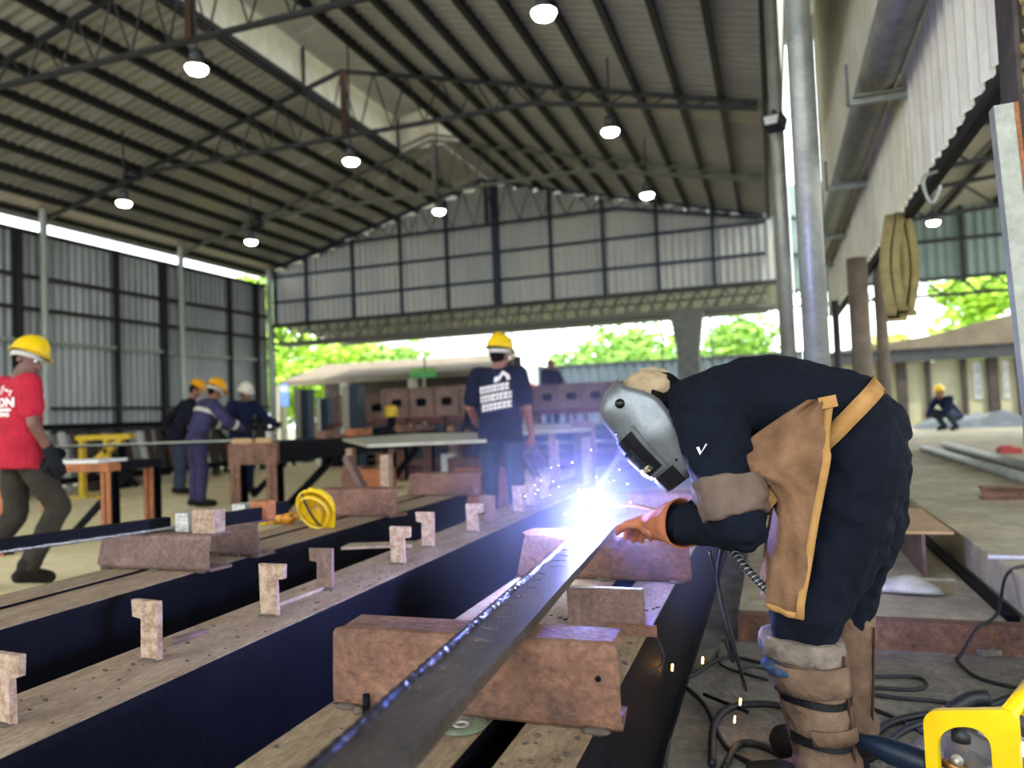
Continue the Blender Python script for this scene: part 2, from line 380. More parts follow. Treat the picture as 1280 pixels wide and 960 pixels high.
for i in range(6):
    y0 = -3 + i * 3.0; MB().box((-1.0, y0, 7.75), (4.5, y0 + 3.01, 7.78)).build('added_shade_roof', 'roof_sheet', rb)  # extra roof added overhead to shade the hanging wall
MB().box((.30, -3, 5.1), (.33, 15, 7.75)).build('added_shade_sheet', 'cream_sheet', rb)  # upright sheet added to keep sky light off the hanging wall
# raised slab on the right with the lower step before it
MB().box((-.2, 3.64, -.1), (.95, 17.8, .10)).build('floor_step', 'slab', kind='structure')
MB().box((-.2, 3.56, -.02), (7, 3.64, .115)).build('trim_2', 'rust', kind='structure')
MB().box((.95, 3.64, -.1), (16, 32, .28)).build('floor_platform', 'slab', kind='structure')
MB().beam((.90, 3.7, .112), (.90, 9, .112), .05, .03).build('trim_3', 'dark_steel', kind='structure')
# ================================================================== STEEL IN THE FOREGROUND
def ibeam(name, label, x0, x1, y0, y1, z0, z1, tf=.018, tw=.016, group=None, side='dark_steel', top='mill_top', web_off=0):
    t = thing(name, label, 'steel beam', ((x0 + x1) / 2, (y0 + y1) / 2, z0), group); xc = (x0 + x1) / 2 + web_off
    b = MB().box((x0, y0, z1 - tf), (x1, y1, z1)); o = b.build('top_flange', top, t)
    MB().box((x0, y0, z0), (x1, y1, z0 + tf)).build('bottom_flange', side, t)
    MB().box((xc - tw / 2, y0, z0 + tf), (xc + tw / 2, y1, z1 - tf)).build('web', side, t)  # near-black sides hold both black steel and the shadow under the flange
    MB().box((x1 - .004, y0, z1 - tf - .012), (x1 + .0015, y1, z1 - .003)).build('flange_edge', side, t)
    return t
TOP = .43
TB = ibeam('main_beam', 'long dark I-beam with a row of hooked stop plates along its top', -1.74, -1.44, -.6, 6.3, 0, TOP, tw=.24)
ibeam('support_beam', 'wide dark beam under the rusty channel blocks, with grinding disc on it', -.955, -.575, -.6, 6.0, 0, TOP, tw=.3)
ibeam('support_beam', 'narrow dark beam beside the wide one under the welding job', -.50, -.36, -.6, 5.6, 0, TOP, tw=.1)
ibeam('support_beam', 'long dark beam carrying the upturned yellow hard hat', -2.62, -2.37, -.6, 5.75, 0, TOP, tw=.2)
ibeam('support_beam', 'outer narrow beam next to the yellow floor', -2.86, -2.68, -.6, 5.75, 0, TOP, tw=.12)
# hooked stop plates welded on the main beam
def stop(x, y, hand, h, k):
    w, s = .034, .056 * rnd.uniform(.95, 1.1)
    out = [(-w, 0), (w * .9, 0), (w, h), (-w - s * .55, h), (-w - s * .5, h - .045), (-w * .9, h - .05)]
    out = [(p * hand, q) for p, q in out]
    if hand < 0: out = out[::-1]
    a = rnd.uniform(-.12, .12); u = V((math.cos(a), math.sin(a), 0)); n_ = V((-math.sin(a), math.cos(a), 0))
    o = MB().prism(out, (x, y, TOP), u, (0, 0, 1), n_ * .016).build('stop_plate', k, TB)
    MB().ball((x, y, TOP), (.04, .022, .008), 5).build('weld_lump', 'mud', TB)
for i, (x, y, hd) in enumerate([(-1.60, 1.20, -1), (-1.61, 1.623, 1), (-1.575, 2.082, -1), (-1.60, 2.446, 1), (-1.55, 2.926, -1), (-1.595, 3.322, 1), (-1.55, 3.78, -1), (-1.57, 4.10, 1), (-1.55, 4.55, -1), (-1.57, 4.85, -1), (-1.60, 5.30, 1)]):
    stop(x, y, hd, .150 + .008 * (i % 3), ['rust_pale', 'rust_pale', 'rust_pale', 'rust_grey'][i % 4])
# loose scraps on the flanges
def scrap(px, py, L, w, ang, label, k='mill_top', t=.012, z=TOP):
    p = on(px, py, 2, z); u = V((math.cos(ang), math.sin(ang), 0)); w_ = V((-u.y, u.x, 0))
    o = MB().prism([(-L/2, -w/2), (L/2, -w/2 * .6), (L/2 * .92, w/2), (-L/2 * .96, w/2 * .8)], p, u, w_, (0, 0, t)).build('steel_offcut', k, None, p)
    return tag(o, label, 'steel offcut')
scrap(238, 797, .11, .035, 1.3, 'small wedge of steel lying beyond the second hooked stop plate', 'rust_grey')
scrap(370, 748, .28, .05, 1.45, 'long thin shim lying between two stop plates on the beam')
scrap(474, 683, .34, .13, .25, 'flat grey plate offcut on the beam near the hard hat', 'mill_top', .012)
scrap(410, 640, .2, .08, .9, 'narrow strip lying by the upturned hard hat', 'mill_top')
b = MB()
for i in range(260):
    c = rnd.random(); x = rnd.uniform(-1.73, -1.45) if c < .55 else rnd.uniform(-.49, -.37) if c < .85 else rnd.uniform(-.94, -.6)
    y = rnd.uniform(.9, 5) if c < .55 else rnd.uniform(1.2, 2.6)
    r = rnd.uniform(.002, .006); b.ball((x, y, TOP + r * .5), (r * 1.6, r, r * .6), 3)
tag(b.build('slag_crumbs', 'mud'), 'dark crumbs of slag strewn over the beam flanges', 'slag', kind='stuff')
# channel blocks (web to the camera, flanges running back)
def channel(name, label, x0, x1, y0, z0, z1, depth, k='rust', group=None, t=.012, notch=True, holes=True, rag=.012):
    th = thing(name, label, 'steel channel', ((x0 + x1) / 2, y0 + depth / 2, z0), group); h = z1 - z0; r = .022
    prof = [(0, r)] + [(r - r * math.cos(a), r - r * math.sin(a)) for a in (.5, 1.0)] + [(r, 0), (depth, 0), (depth, t), (t + .01, t), (t, t + .01), (t, h - t - .01), (t + .01, h - t), (depth, h - t), (depth, h), (r, h)] + [(r - r * math.sin(a), h - r + r * math.cos(a)) for a in (.5, 1.0)] + [(0, h - r)]
    rs = []; N = 14
    for i in range(N + 1):
        e = 0 if 0 < i < N else 1
        x = x0 + (x1 - x0) * i / N
        rs.append([V((x + (e * rnd.uniform(-rag, rag)) - (e * .02 * (1 - (v / h)) if i == 0 and notch else 0), y0 + u, z0 + v)) for u, v in prof])
    o = MB().rings(rs, True, False).build('body', k, th)
    for p in (0.03, .5, .93):
        MB().ball((x0 + (x1 - x0) * p, y0, z0 + .004), (.03, .012, .008), 5).build('weld_lump', 'mud', th)
    return th
c1 = channel('channel_block', 'big rusty channel block under the bar, its near support', -.92, -.312, 1.45, TOP, .60, .115)
MB().lathe([(.006, 0), (.006, .002)], (-.345, 1.4488, .535), (0, -1, 0), 10).build('bolt_hole', 'dark_steel', c1)
MB().lathe([(.008, 0), (.008, .04)], (-.845, 1.435, TOP), (0, 0, 1), 10).build('stud', 'dark_steel', c1)
MB().ball((-.862, 1.43, TOP + .006), (.012, .01, .01), 5).build('weld_lump', 'mud', c1)
channel('channel_block', 'rusty channel block behind the welding flame, the far support of the bar', -.92, -.312, 2.74, TOP, .60, .115)
channel('channel_block', 'grey-brown channel block holding the black angle over the yellow floor', -2.877, -2.29, 2.64, TOP, .59, .13, 'rust_grey')
channel('channel_block', 'dark short channel behind the grey-brown block, by the orange bottle', -2.56, -2.30, 2.98, TOP, .60, .12, 'rust_grey')
channel('channel_block', 'reddish channel block beyond the upturned hard hat', -2.83, -2.27, 4.30, TOP, .61, .13, 'rust')
channel('channel_block', 'dim red-brown channel block before the dark-shirted worker', -2.75, -2.17, 5.45, TOP, .61, .13, 'rust')
channel('channel_block', 'small rusty channel right behind the welding sparks', -.72, -.30, 3.9, TOP, .62, .13, 'rust')
# upright plate behind the bar
up = thing('upright_plate', 'rusty upright plate standing between the two channel supports', 'steel plate', (-.47, 2.12, TOP))
MB().box((-.58, 2.10, TOP), (-.366, 2.114, TOP + .125)).build('plate', 'rust_grey', up)
MB().box((-.58, 2.0995, TOP + .1235), (-.366, 2.1145, TOP + .126)).build('bright_edge', 'silver', up)
MB().box((-.47, 2.09, TOP), (-.33, 2.10, TOP + .03)).build('foot_weld', 'rust', up)
# the welded bar
BW, BH = .112, .022
A_ = on(400, 949, 2, .60 + BH); B_ = on(726, 662, 2, .60 + BH); d = (B_ - A_).normalized(); u = V((d.y, -d.x, 0))
P0 = A_ - d * .5 - V((0, 0, BH)); LB = .5 + (B_ - A_).length + .14
bar = thing('welded_bar', 'long dark box bar being welded along its rounded edge', 'steel bar', P0 + d * LB / 2)
prof = [(0, 0), (BW, 0), (BW, BH), (.004, BH), (0, BH - .004)]
MB().prism([(p, q) for p, q in prof], P0, u, (0, 0, 1), d * LB).build('bar_body', 'work_steel', bar)
pts = [P0 + d * (i * .01) + u * (.002 + .0012 * math.sin(i * 1.7)) + V((0, 0, BH - .001)) for i in range(int(LB / .01) - 24)]
nb = int((LB - .55) / .01)
MB().tube(pts[:nb], [.0095 + .0012 * math.sin(i * 2.1) for i in range(nb)], 8).build('weld_bead', 'bead', bar)
MB().tube(pts[nb - 1:], [.007 + .0022 * math.sin(i * 2.6) for i in range(len(pts) - nb + 1)], 8).build('fresh_bead', 'bright_bead', bar)
for i in range(16):
    t = .75 + i * .085; c = P0 + d * t + u * rnd.uniform(.012, .035) + V((0, 0, BH + .0006))
    a = u * rnd.uniform(.02, .045) + d * rnd.uniform(-.02, .02); e = d * rnd.uniform(.012, .026)
    MB().add([c, c + a, c + a + e, c + e], [(0, 1, 2, 3)]).build('smudge', 'mud', bar)
ARC = P0 + d * (LB - .10) + V((0, 0, BH + .024)) + u * .03
# grinding disc
dc = on(577, 908, 2, TOP)
gd = thing('grinding_disc', 'worn green grinding disc lying under the bar', 'grinding disc', dc)
b = MB(); b.rings([[dc + V((math.cos(a) * r, math.sin(a) * r, z)) for a in [2 * math.pi * k / 28 for k in range(28)]] for r, z in ((.018, .001), (.05, .001), (.052, .004), (.05, .007), (.03, .006), (.018, .0045))], closed=True); b.build('disc', 'disc_green', gd)
b = MB(); b.rings([[dc + V((math.cos(a) * r, math.sin(a) * r, z)) for a in [2 * math.pi * k / 20 for k in range(20)]] for r, z in ((.010, .001), (.018, .001), (.018, .006), (.010, .006))], closed=True); b.build('hub_ring', 'silver', gd)
# left station: black angle on blocks
def block(px0, py, y, wx, hz, z, k, label):
    p = on(px0, py, 1, y); p.z = z
    o = MB().box((p.x, y, z), (p.x + wx, y + .07, z + hz)).build('steel_block', k, None, p); tag(o, label, 'steel block')
a0 = on(0, 682, 2, .62); a1 = V((-2.60, 2.72, .625)); dd = (a1 - a0).normalized()
ag = thing('black_angle', 'long black welded bar reaching past the red-shirted worker', 'steel bar', a0)
MB().beam(a0 - dd * .8, a1 + dd * .02, .05, .05).build('bar_body', 'dark_steel', ag)
MB().tube([a0 - dd * .8 + dd * (i * .03) + V((.02, -.022, -.022)) for i in range(54)], [.007 + .002 * math.sin(i * 2) for i in range(54)], 6).build('weld_bead', 'bright_bead', ag)
block(219, 650, 2.70, .07, .08, .592, 'silver', 'bright square block end on the grey-brown channel')
block(240, 650, 2.66, .115, .10, .592, 'rust_pale', 'speckled rusty block next to the bright block, nearer stack')
block(290, 640, 3.02, .075, .07, .602, 'silver', 'small silvery block on the dark short channel')
block(313, 640, 3.00, .09, .085, .602, 'rust_orange', 'rusty orange block on the dark short channel')
MB().beam((-2.36, 2.80, .63), (-2.30, 3.0, .63), .03, .06).build('bar_body', 'dark_steel', thing('short_bar', 'short black flat bar between the rusty blocks', 'steel bar', (-2.3, 3.2, .6)))
MB().beam((-2.34, 3.085, .632), (-2.325, 3.24, .632), .03, .06).build('bar_body', 'dark_steel', thing('short_bar', 'short black flat bar leading away from the orange block', 'steel bar', (-2.32, 3.2, .602)))
# ================================================================== ARC
mm('arc_glow', 'ffffff', emit='dfe8ff', estr=300); mm('spatter', 'ffffff', emit='e8eeff', estr=25)
mm('spark', 'ffb04a', emit='ffb25a', estr=30)
arc = thing('welding_arc', 'blinding white welding arc on the bar end', 'welding arc', ARC)
b = MB(); b.ball(ARC, .026, 8)
for i in range(46):
    v = V((rnd.gauss(0, 1), rnd.gauss(0, 1), rnd.gauss(.3, 1))).normalized(); L = rnd.uniform(.03, .075)
    b.tube([ARC, ARC + v * L * .5, ARC + v * L], [.0035, .0018, .0003], 4)
b.build('flame', 'arc_glow', arc)
for i in range(60):
    v = V((rnd.gauss(0, 1), rnd.gauss(0, 1), rnd.gauss(.25, .8))).normalized(); L = rnd.uniform(.05, .28)
    p = ARC + v * L; q = p + v * rnd.uniform(.001, .004)
    if p.z < .66: continue
    MB().tube([p, q], .0008, 4).build('spark', 'spatter', arc)
for px, py, y in ((878, 826, 2.6), (925, 878, 2.5), (918, 900, 2.5), (840, 835, 2.5)):
    p = on(px, py, 1, y); MB().tube([p - V((0, 0, .008)), p + V((.002, 0, .012))], .0022, 5).build('spark', 'spark', arc)
al_d = bpy.data.lights.new('arc_light', 'POINT'); al = bpy.data.objects.new('arc_light', al_d); COL.objects.link(al)
al.location = ARC + V((.01, 0, .055)); al_d.energy = 46; al_d.color = (.22, .26, 1.0); al_d.shadow_soft_size = .03
# ================================================================== LAMPS
def bay_lamp(px, py, z, label, rod=.25):
    p = on(px, py, 2, z); t = thing('high_bay_lamp', label, 'lamp', p, 'lit high bay lamps under the roof')
    MB().lathe([(.03, .24), (.07, .22), (.075, .14), (.05, .10)], p, n=16).build('housing', 'lamp_body', t)
    MB().lathe([(.05, .11), (.115, .05), (.12, .035), (.115, .035), (.05, .10)], p, n=20).build('reflector', 'galv', t)
    MB().lathe([(.112, .045), (.112, .02), (.09, -.015), (.04, -.03), (.001, -.032)], p, n=20).build('lens', 'lamp_glow', t)
    zr = roofz(p.x) if p.x < .3 else 5.1 + (p.x - 1.05) * .0818
    MB().tube([p + V((0, 0, .23)), V((p.x, p.y, max(zr - .03, p.z + .32)))], .012, 6).build('hanger_rod', 'truss', t)
for a in ((680, 20, 4.7, 'glowing high bay lamp over the right slope, nearest the first rusty king post truss'), (763, 167, 4.7, 'glowing high bay lamp in the middle of the right slope row'), (809, 246, 4.7, 'glowing high bay lamp of the right slope row closest to the gable'),
          (246, 89, 4.85, 'glowing high bay lamp just below the first rusty king post'), (439, 204, 4.85, 'glowing high bay lamp below the second king post'), (549, 266, 4.85, 'glowing high bay lamp of the ridge row closest to the gable'),
          (155, 256, 4.75, 'glowing high bay lamp near the left wall eave, by the pale post'), (314, 304, 4.75, 'glowing high bay lamp near the left wall eave, closest to the gable'), (1167, 280, 4.45, 'glowing high bay lamp in the right bay above the slings')):
    bay_lamp(*a)
for px, py, lab in ((166, 223, 'dark unlit lamp hung on the truss beside the lit eave lamp'), (321, 282, 'dark unlit lamp hung on the pale truss by the left eave')):
    p = on(px, py, 1, 10.75 if px < 200 else 14.25)
    t = thing('unlit_lamp', lab, 'lamp', p); MB().lathe([(.05, .16), (.13, .14), (.16, 0), (.15, 0), (.03, .1)], p, n=14).build('shade', 'black_plastic', t)
    stick('hanger', p + V((0, 0, .1)), p + V((0, 0, .45)), .03, 'truss', t)
# ================================================================== RIGHT SIDE
dz = 3.28; DX, DR = .80, .125
A = V((DX, 3.0, dz)); B = V((DX, 13.2, dz)); du = thing('air_duct', 'round grey metal duct along the cream hanging wall', 'duct', (DX, 8, dz - .15))
MB().lathe([(DR, 0), (DR, 10.2)], A, (0, 1, 0), 24).build('pipe', 'duct', du)
for k in range(52):
    y = 3.05 + k * .05
    MB().lathe([(DR, -.004), (DR + .003, 0), (DR, .004)], V((DX, y, dz)), (0, 1, 0), 24).build('seam_ring', 'duct', du)
for y in (3.9, 5.75, 8.0, 10.4, 12.6):
    t = thing('pipe_bracket', 'steel angle bracket holding the grey duct on the hanging wall', 'bracket', (WX, y, dz - DR), 'duct brackets')
    MB().box((DX - .2, y - .02, dz - DR - .05), (WX - .002, y + .02, dz - DR - .004)).build('arm', 'lightpost', t)
    MB().box((DX - .17, y - .075, dz - DR - .012), (WX - .03, y - .024, dz - DR - .002)).build('seat_angle', 'galv', t)
    MB().box((DX - .21, y - .03, dz - DR - .05), (DX - .19, y + .0, dz - DR + .24)).build('upstand', 'truss_grey', t)
# floodlight
p = on(972, 158, 1, 7.12); t = thing('floodlight', 'black floodlight clamped to the slim column', 'lamp', p)
MB().prism([(-.07, -.08), (.07, -.08), (.09, .07), (-.09, .07)], p, V((.9, -.2, 0)).normalized(), V((.05, .5, .8)).normalized(), V((-.05, -.07, .05))).build('housing', 'black_plastic', t)
MB().prism([(-.05, -.06), (.05, -.06), (.065, .05), (-.065, .05)], p + V((-.052, -.073, .045)), V((.9, -.2, 0)).normalized(), V((.05, .5, .8)).normalized(), V((-.002, -.003, .002))).build('glass', 'white_plastic', t)
MB().beam(p + V((0, 0, .05)), p + V((-.03, .16, .22)), .03).build('yoke', 'black_plastic', t)
# dark column with hanging wall corner, leaning angle
t = thing('built_up_column', 'dark rusty column flaked with pale mortar, by the leaning angle', 'column', (.965, 3.15, 0))
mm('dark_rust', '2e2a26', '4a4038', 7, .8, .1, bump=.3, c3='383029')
mm('mortar', 'a39066', '7c6a48', 20, .95, bump=.6)
MB().box((.860, 3.05, 0), (.875, 3.25, 3.1)).build('flange', 'dark_rust', t); MB().box((.875, 3.14, 0), (1.055, 3.16, 3.1)).build('web', 'dark_rust', t); MB().box((1.055, 3.05, 0), (1.07, 3.25, 3.1)).build('flange', 'dark_rust', t)
b = MB()
for i in range(50):
    z = rnd.uniform(1.2, 2.5); r = rnd.uniform(.008, .02); b.ball((.93 + .02 * math.sin(z * 5) + rnd.uniform(-.012, .012), 3.138, z), (r, .004, r * 1.6), 4)
b.build('mortar_drip', 'mortar', t)
la = on(1243, 132, 1, 2.85); lb = on(1290, 560, 1, 2.85)
t = thing('leaning_angle', 'pale painted steel angle leaning by the dark column', 'steel angle', (lb.x, lb.y, lb.z))
e = (la - lb).normalized(); lo = lb - e * .9
for nm, uu, kk in (('leg', V((1, 0, 0)), 'galv'), ('leg', V((0, 1, 0)), 'galv')):
    MB().beam((la + uu * .028), (lo + uu * .028), .06 if uu.x else .006, .006 if uu.x else .06, up=(0, 1, 0)).build(nm, kk, t)
MB().beam(la + V((.06, -.002, 0)), lo + V((.06, -.002, 0)), .012, .008, up=(0, 1, 0)).build('rusty_edge', 'rust_orange', t)
hw = thing('box_tube', 'short hollow tube stub under the hanging wall edge', 'steel tube', (1.0, 3.6, 2.3))
c = on(1207, 148, 0, 1.06)
for a_, b_ in (((-.05, -.028), (.05, -.022)), ((-.05, .022), (.05, .028)), ((-.05, -.028), (-.044, .028)), ((.044, -.028), (.05, .028))):
    MB().box((c.x + a_[0], c.y, c.z + a_[1]), (c.x + b_[0], c.y + .5, c.z + b_[1])).build('tube_wall', 'truss_grey', hw)
# columns under the right bay
mm('brown_col', '7a6c58', '564c40', 4, .75)
column(on(1076, 420, 1, 8.2).x, 8.2, .095, 'brown_col', 'stout grey-brown column under the hanging wall', 2.45)
column(on(1103, 420, 1, 8.8).x, 8.8, .06, 'brown_col', 'brown pipe column with a red band under the hanging wall', 2.45)
column(on(1046, 420, 1, 11.5).x, 11.5, .05, 'truss', 'thin dark column behind the stout grey-brown one', 2.45)
# slings and hook
for k, (px, w) in enumerate(((1117, .085), (1129, .07))):
    top = on(px, 268, 1, 6.4); bot = on(px + 4, 398 - 6 * k, 1, 6.4); 
    t = thing('lifting_sling', ['wide khaki webbing sling hanging under the wall edge', 'narrow khaki webbing sling hanging beside the wide one'][k], 'sling', top)
    for q in (-1, 1):
        pts = [top + (bot - top) * s_ + V((q * (.02 + .05 * math.sin(s_ * 3.1)), .02 * q, 0)) for s_ in [i / 10 for i in range(11)]]
        b = MB(); b.rings([[c_ + V((-w / 2, 0, 0)), c_ + V((w / 2, 0, 0)), c_ + V((w / 2, .008, 0)), c_ + V((-w / 2, .008, 0))] for c_ in pts]); b.build('strap', 'sling', t)
    MB().box((bot.x - .07, bot.y - .02, bot.z - .02), (bot.x + .07, bot.y + .03, bot.z + .02)).build('strap_fold', 'sling', t)
    stick('pin', (top.x, top.y, top.z), (WX + .05, top.y, max(top.z, 2.43)), .02, 'truss', t)
h0 = on(1154, 232, 1, 5.2); h2 = on(1174, 236, 1, 5.2); h1 = on(1164, 254, 1, 5.2)
tag(MB().tube(curve_pts([V((WX + .05, h0.y, 2.43)), h0 + V((.02, 0, .06)), h0, h1, h2, h2 + V((0, 0, .02))], 6), .012, 8).build('wire_hook', 'galv', None, h0), 'bent wire hook hanging below the cream wall', 'hook')
# platform goods
def pipe(p, q, r, k, name, label, cat): return tag(MB().tube([p, q], r, 12).build(name, k, None, (V(p) + V(q)) / 2), label, cat)
pipe((1.98, 12.2, .33), (1.98, 7.0, .33), .05, 'lightpost', 'long_pipe', 'long pale pipe lying on the raised slab, inner one', 'pipe')
pipe((2.35, 12.6, .34), (2.25, 7.0, .34), .06, 'galv', 'long_pipe', 'long grey pipe lying on the raised slab, outer one', 'pipe')
pipe((.915, 4.12, .29), (1.5, 4.03, .30), .011, 'white_plastic', 'white_rod', 'short white rod on the edge of the raised slab', 'rod')
t = thing('brown_beam', 'short red-brown steel beam on the raised slab', 'steel beam', (1.9, 6.4, .28))
MB().box((1.42, 6.42, .28), (2.6, 6.55, .292)).build('flange', 'rust', t); MB().box((1.42, 6.48, .292), (2.6, 6.49, .36)).build('web', 'rust', t); MB().box((1.42, 6.42, .36), (2.6, 6.55, .372)).build('flange', 'rust', t)
t = thing('beam_stub', 'stub of wide I-beam used as a stool behind the welder', 'steel beam', (.71, 4.9, .1))
MB().box((.585, 4.46, .10), (.84, 5.38, .112)).build('bottom_flange', 'slab', t); MB().box((.695, 4.46, .112), (.711, 5.38, .338)).build('web', 'rust_grey', t)
MB().box((.575, 4.46, .338), (.845, 5.38, .352)).build('top_flange', 'wood', t)
c = V((.56, 4.16, .10)); b = MB(); rs = []
for i in range(13):
    s_ = i / 12; r = math.sin(math.pi * (.06 + .88 * s_)) ** .55; x = c.x - .14 + .30 * s_
    rs.append([V((x, c.y + .12 * r * math.cos(a) + .02 * math.sin(5 * s_), c.z + .002 + .035 * r * (1 + math.sin(a)) * (1 + .15 * math.sin(9 * s_ + 2 * a)))) for a in [2 * math.pi * k / 14 for k in range(14)]])
tag(b.rings(rs).build('white_bag', 'bag', None, c), 'crumpled white bag on the low step', 'bag')
# heap of grey sheeting
p = on(1195, 528, 2, .3); b = MB(); n = 18
vs = []; 
for i in range(n + 1):
    for j in range(n + 1):
        u_, v_ = i / n * 2 - 1, j / n * 2 - 1; r = max(0, 1 - (u_ * u_ + v_ * v_)) ** .5
        vs.append(V((p.x + u_ * 1.6, p.y - 2.6 + v_ * 1.6, .281 + .38 * r * max(.05, .5 + .9 * noise.noise(V((u_ * 2.5, v_ * 2.5, 3))) + .5 * noise.noise(V((u_ * 6, v_ * 6, 7)))))))
b.add(vs, [(i*(n+1)+j, (i+1)*(n+1)+j, (i+1)*(n+1)+j+1, i*(n+1)+j+1) for i in range(n) for j in range(n)], True)
mm('tarp', '5d6466', '474d50', 3, .7); tag(b.build('tarpaulin', 'tarp', None, V((p.x, p.y, .28))), 'crumpled grey tarpaulin heap before the cream shed', 'tarpaulin')
tag(MB().box((2.75, 11.4, .28), (3.0, 11.6, .35)).box((2.78,11.42,.35),(2.9,11.55,.38)).build('red_bundle', 'red_item', None, (2.87, 11.5, .28)), 'small red bundle lying on the raised slab', 'bundle')
# cream shed at the back of the right bay
SY = 24.0; sh = thing('cream_shed', 'low cream panelled shed with dark posts behind the right bay', 'building', (5, SY, .28))
xs = [on(px, 490, 1, SY).x for px in (1040, 1075, 1100, 1127, 1160, 1205, 1241, 1275, 1310, 1350)]
for i in range(len(xs) - 1):
    MB().box((xs[i], SY, .28), (xs[i + 1] - .02, SY + .05, 2.05)).build('wall_panel', 'panel_cream', sh)
    w = .06 if i % 3 else .13
    MB().box((xs[i] - w, SY - .2, .28), (xs[i] + w, SY - .02, 2.3)).build('post', 'dark_rust', sh)
MB().box((xs[0] - .3, SY - .35, 2.05), (xs[-1] + .3, SY - .2, 2.42)).build('fascia', 'truss', sh)
MB().prism([(xs[0] - .3, 2.42), (xs[-1] + .3, 2.42), (xs[-1] + .3, 3.6), (xs[4], 2.75)], (0, SY - .4, 0), (1, 0, 0), (0, 0, 1), (0, 4, 0)).build('roof', 'shed_roof', sh)
for i in (5, 6):
    xa, xb = xs[i] + .25, xs[i + 1] - .25
    f = MB().box((xa, SY - .03, .95), (xb, SY - .001, 1.95)).build('window', 'white_plastic', sh)
    for r_ in range(3):
        for c_ in range(2):
            x = xa + .05 + c_ * (xb - xa - .05) / 2; z = 1.0 + r_ * .31
            MB().box((x, SY - .045, z), (x + (xb - xa - .15) / 2, SY - .03, z + .26)).build('pane', 'glass', f)
# ================================================================== MACHINE AND CABLES
m0 = V((.30, 2.06, 0)); mu = V((.9, -.43, 0)).normalized(); mn = V((-mu.y, mu.x, 0)); W = .195; H = .30
wf_ = thing('wire_feeder', 'yellow framed wire feeder standing on the floor by the welder', 'machine', m0 + mu * .15 + mn * .15)
def rr(x0, x1, z0, z1, r, n=6):
    o = []
    for cx, cz, a0_ in ((x1 - r, z0 + r, -90), (x1 - r, z1 - r, 0), (x0 + r, z1 - r, 90), (x0 + r, z0 + r, 180)):
        o += [(cx + r * math.cos(math.radians(a0_ + 90 * k / n)), cz + r * math.sin(math.radians(a0_ + 90 * k / n))) for k in range(n + 1)]
    return o
def frame_plate(off, nm, k, thick=.022, H=H):
    O = rr(0, W, .005, H, .03); I = rr(.028, W - .055, .03, H - .038, .05)
    sl = lambda L: [(x, z + (.05 * x / W if z > .15 else 0)) for x, z in L]
    O, I = sl(O), sl(I)
    P3 = lambda q, t: m0 + mu * q[0] + mn * (off + t) + V((0, 0, q[1]))
    MB().rings([[P3(q, t) for q in L] for L, t in ((O, 0), (O, thick), (I, thick), (I, 0))], closed=True, smooth=False).build(nm, k, wf_)
frame_plate(0, 'front_frame', 'yellow_paint'); frame_plate(.26, 'rear_frame', 'yellow_paint', H=.22)
f3 = lambda a_, b_, z: m0 + mu * a_ + mn * b_ + V((0, 0, z))
MB().tube([f3(W - .02, .01, H + .03), f3(W - .02, .31, H + .03)], .018, 10).build('top_rail', 'yellow_paint', wf_)
MB().tube([f3(W - .02, .01, .18), f3(W - .02, .31, .21)], .010, 8).build('side_rail', 'yellow_paint', wf_)
MB().tube([f3(.02, .01, .025), f3(.02, .31, .025)], .014, 8).build('floor_rail', 'yellow_paint', wf_)
MB().tube([f3(W - .02, .01, .025), f3(W - .02, .31, .025)], .014, 8).build('floor_rail', 'yellow_paint', wf_)
hq = [on(px, py, 1, y_) for px, py, y_ in ((1163, 897, 2.16), (1190, 888, 2.17), (1215, 874, 2.18), (1238, 872, 2.18))]
MB().tube(curve_pts(hq, 6), [.012] * 6 + [.02] * 12 + [.017], 10).build('handle', 'black_plastic', wf_)
MB().beam(hq[0] - V((0, 0, .03)), f3(.02, .1, .28), .012).build('handle_stay', 'aluminium', wf_)
MB().lathe([(.005, 0), (.105, 0), (.11, .008), (.11, .014), (.03, .02)], f3(.13, .06, .17), mn, 28).build('spool_plate', 'aluminium', wf_)
MB().lathe([(.10, 0), (.10, .12)], f3(.13, .09, .17), mn, 24).build('wire_spool', 'black_plastic', wf_)
MB().prism([(0, 0), (.14, -.05), (.15, -.015), (.02, .03)], f3(.055, .035, .235), mu, (0, 0, 1), mn * .02).build('drive_plate', 'aluminium', wf_)
MB().lathe([(.022, 0), (.022, .02), (.015, .025), (.015, .05)], f3(.07, .04, .235), (0, 0, 1), 12).build('tension_knob', 'black_plastic', wf_)
for a_, z in ((.06, .19), (.09, .15), (.13, .18), (.07, .12)):
    MB().lathe([(.014, 0), (.014, .012), (.006, .014), (.006, .02)], f3(a_, .04, z), -mn, 10).build('drive_roll', 'silver', wf_)
MB().tube([f3(.02, .05, .17), f3(.07, .05, .16)], .011, 10).build('guide_tube', 'brass', wf_)
MB().lathe([(.03, 0), (.032, .02), (.032, .1), (.026, .13), (.018, .16), (.012, .2)], f3(.0, .05, .15), -mu + V((0, 0, .12)), 16).build('hose_socket', 'blue_plastic', wf_)
MB().box((0, 0, 0), (1, 1, 1), Matrix.Translation(f3(.06, .2, .03)) @ Matrix((mu * .12, mn * .09, V((0, 0, .1)))).transposed().to_4x4()).build('motor', 'black_plastic', wf_)
def cable(pts, r, label, lift=None, k='cable', name='welding_cable'):
    P = [on(px, py, 2, r) if len(q) == 0 else q[0] for px, py, *q in pts]
    return tag(MB().tube(curve_pts(P, 7), r, 6).build(name, k, None, P[0]), label, 'cable')
FL = lambda px, py: (px, py)
cable([(760, 810), (800, 832), (850, 850), (905, 822), (960, 830), (1060, 845), (1140, 846), (1158, 856), (1140, 862), (1075, 858)], .007, 'black cable looping on the floor behind the gaiters')
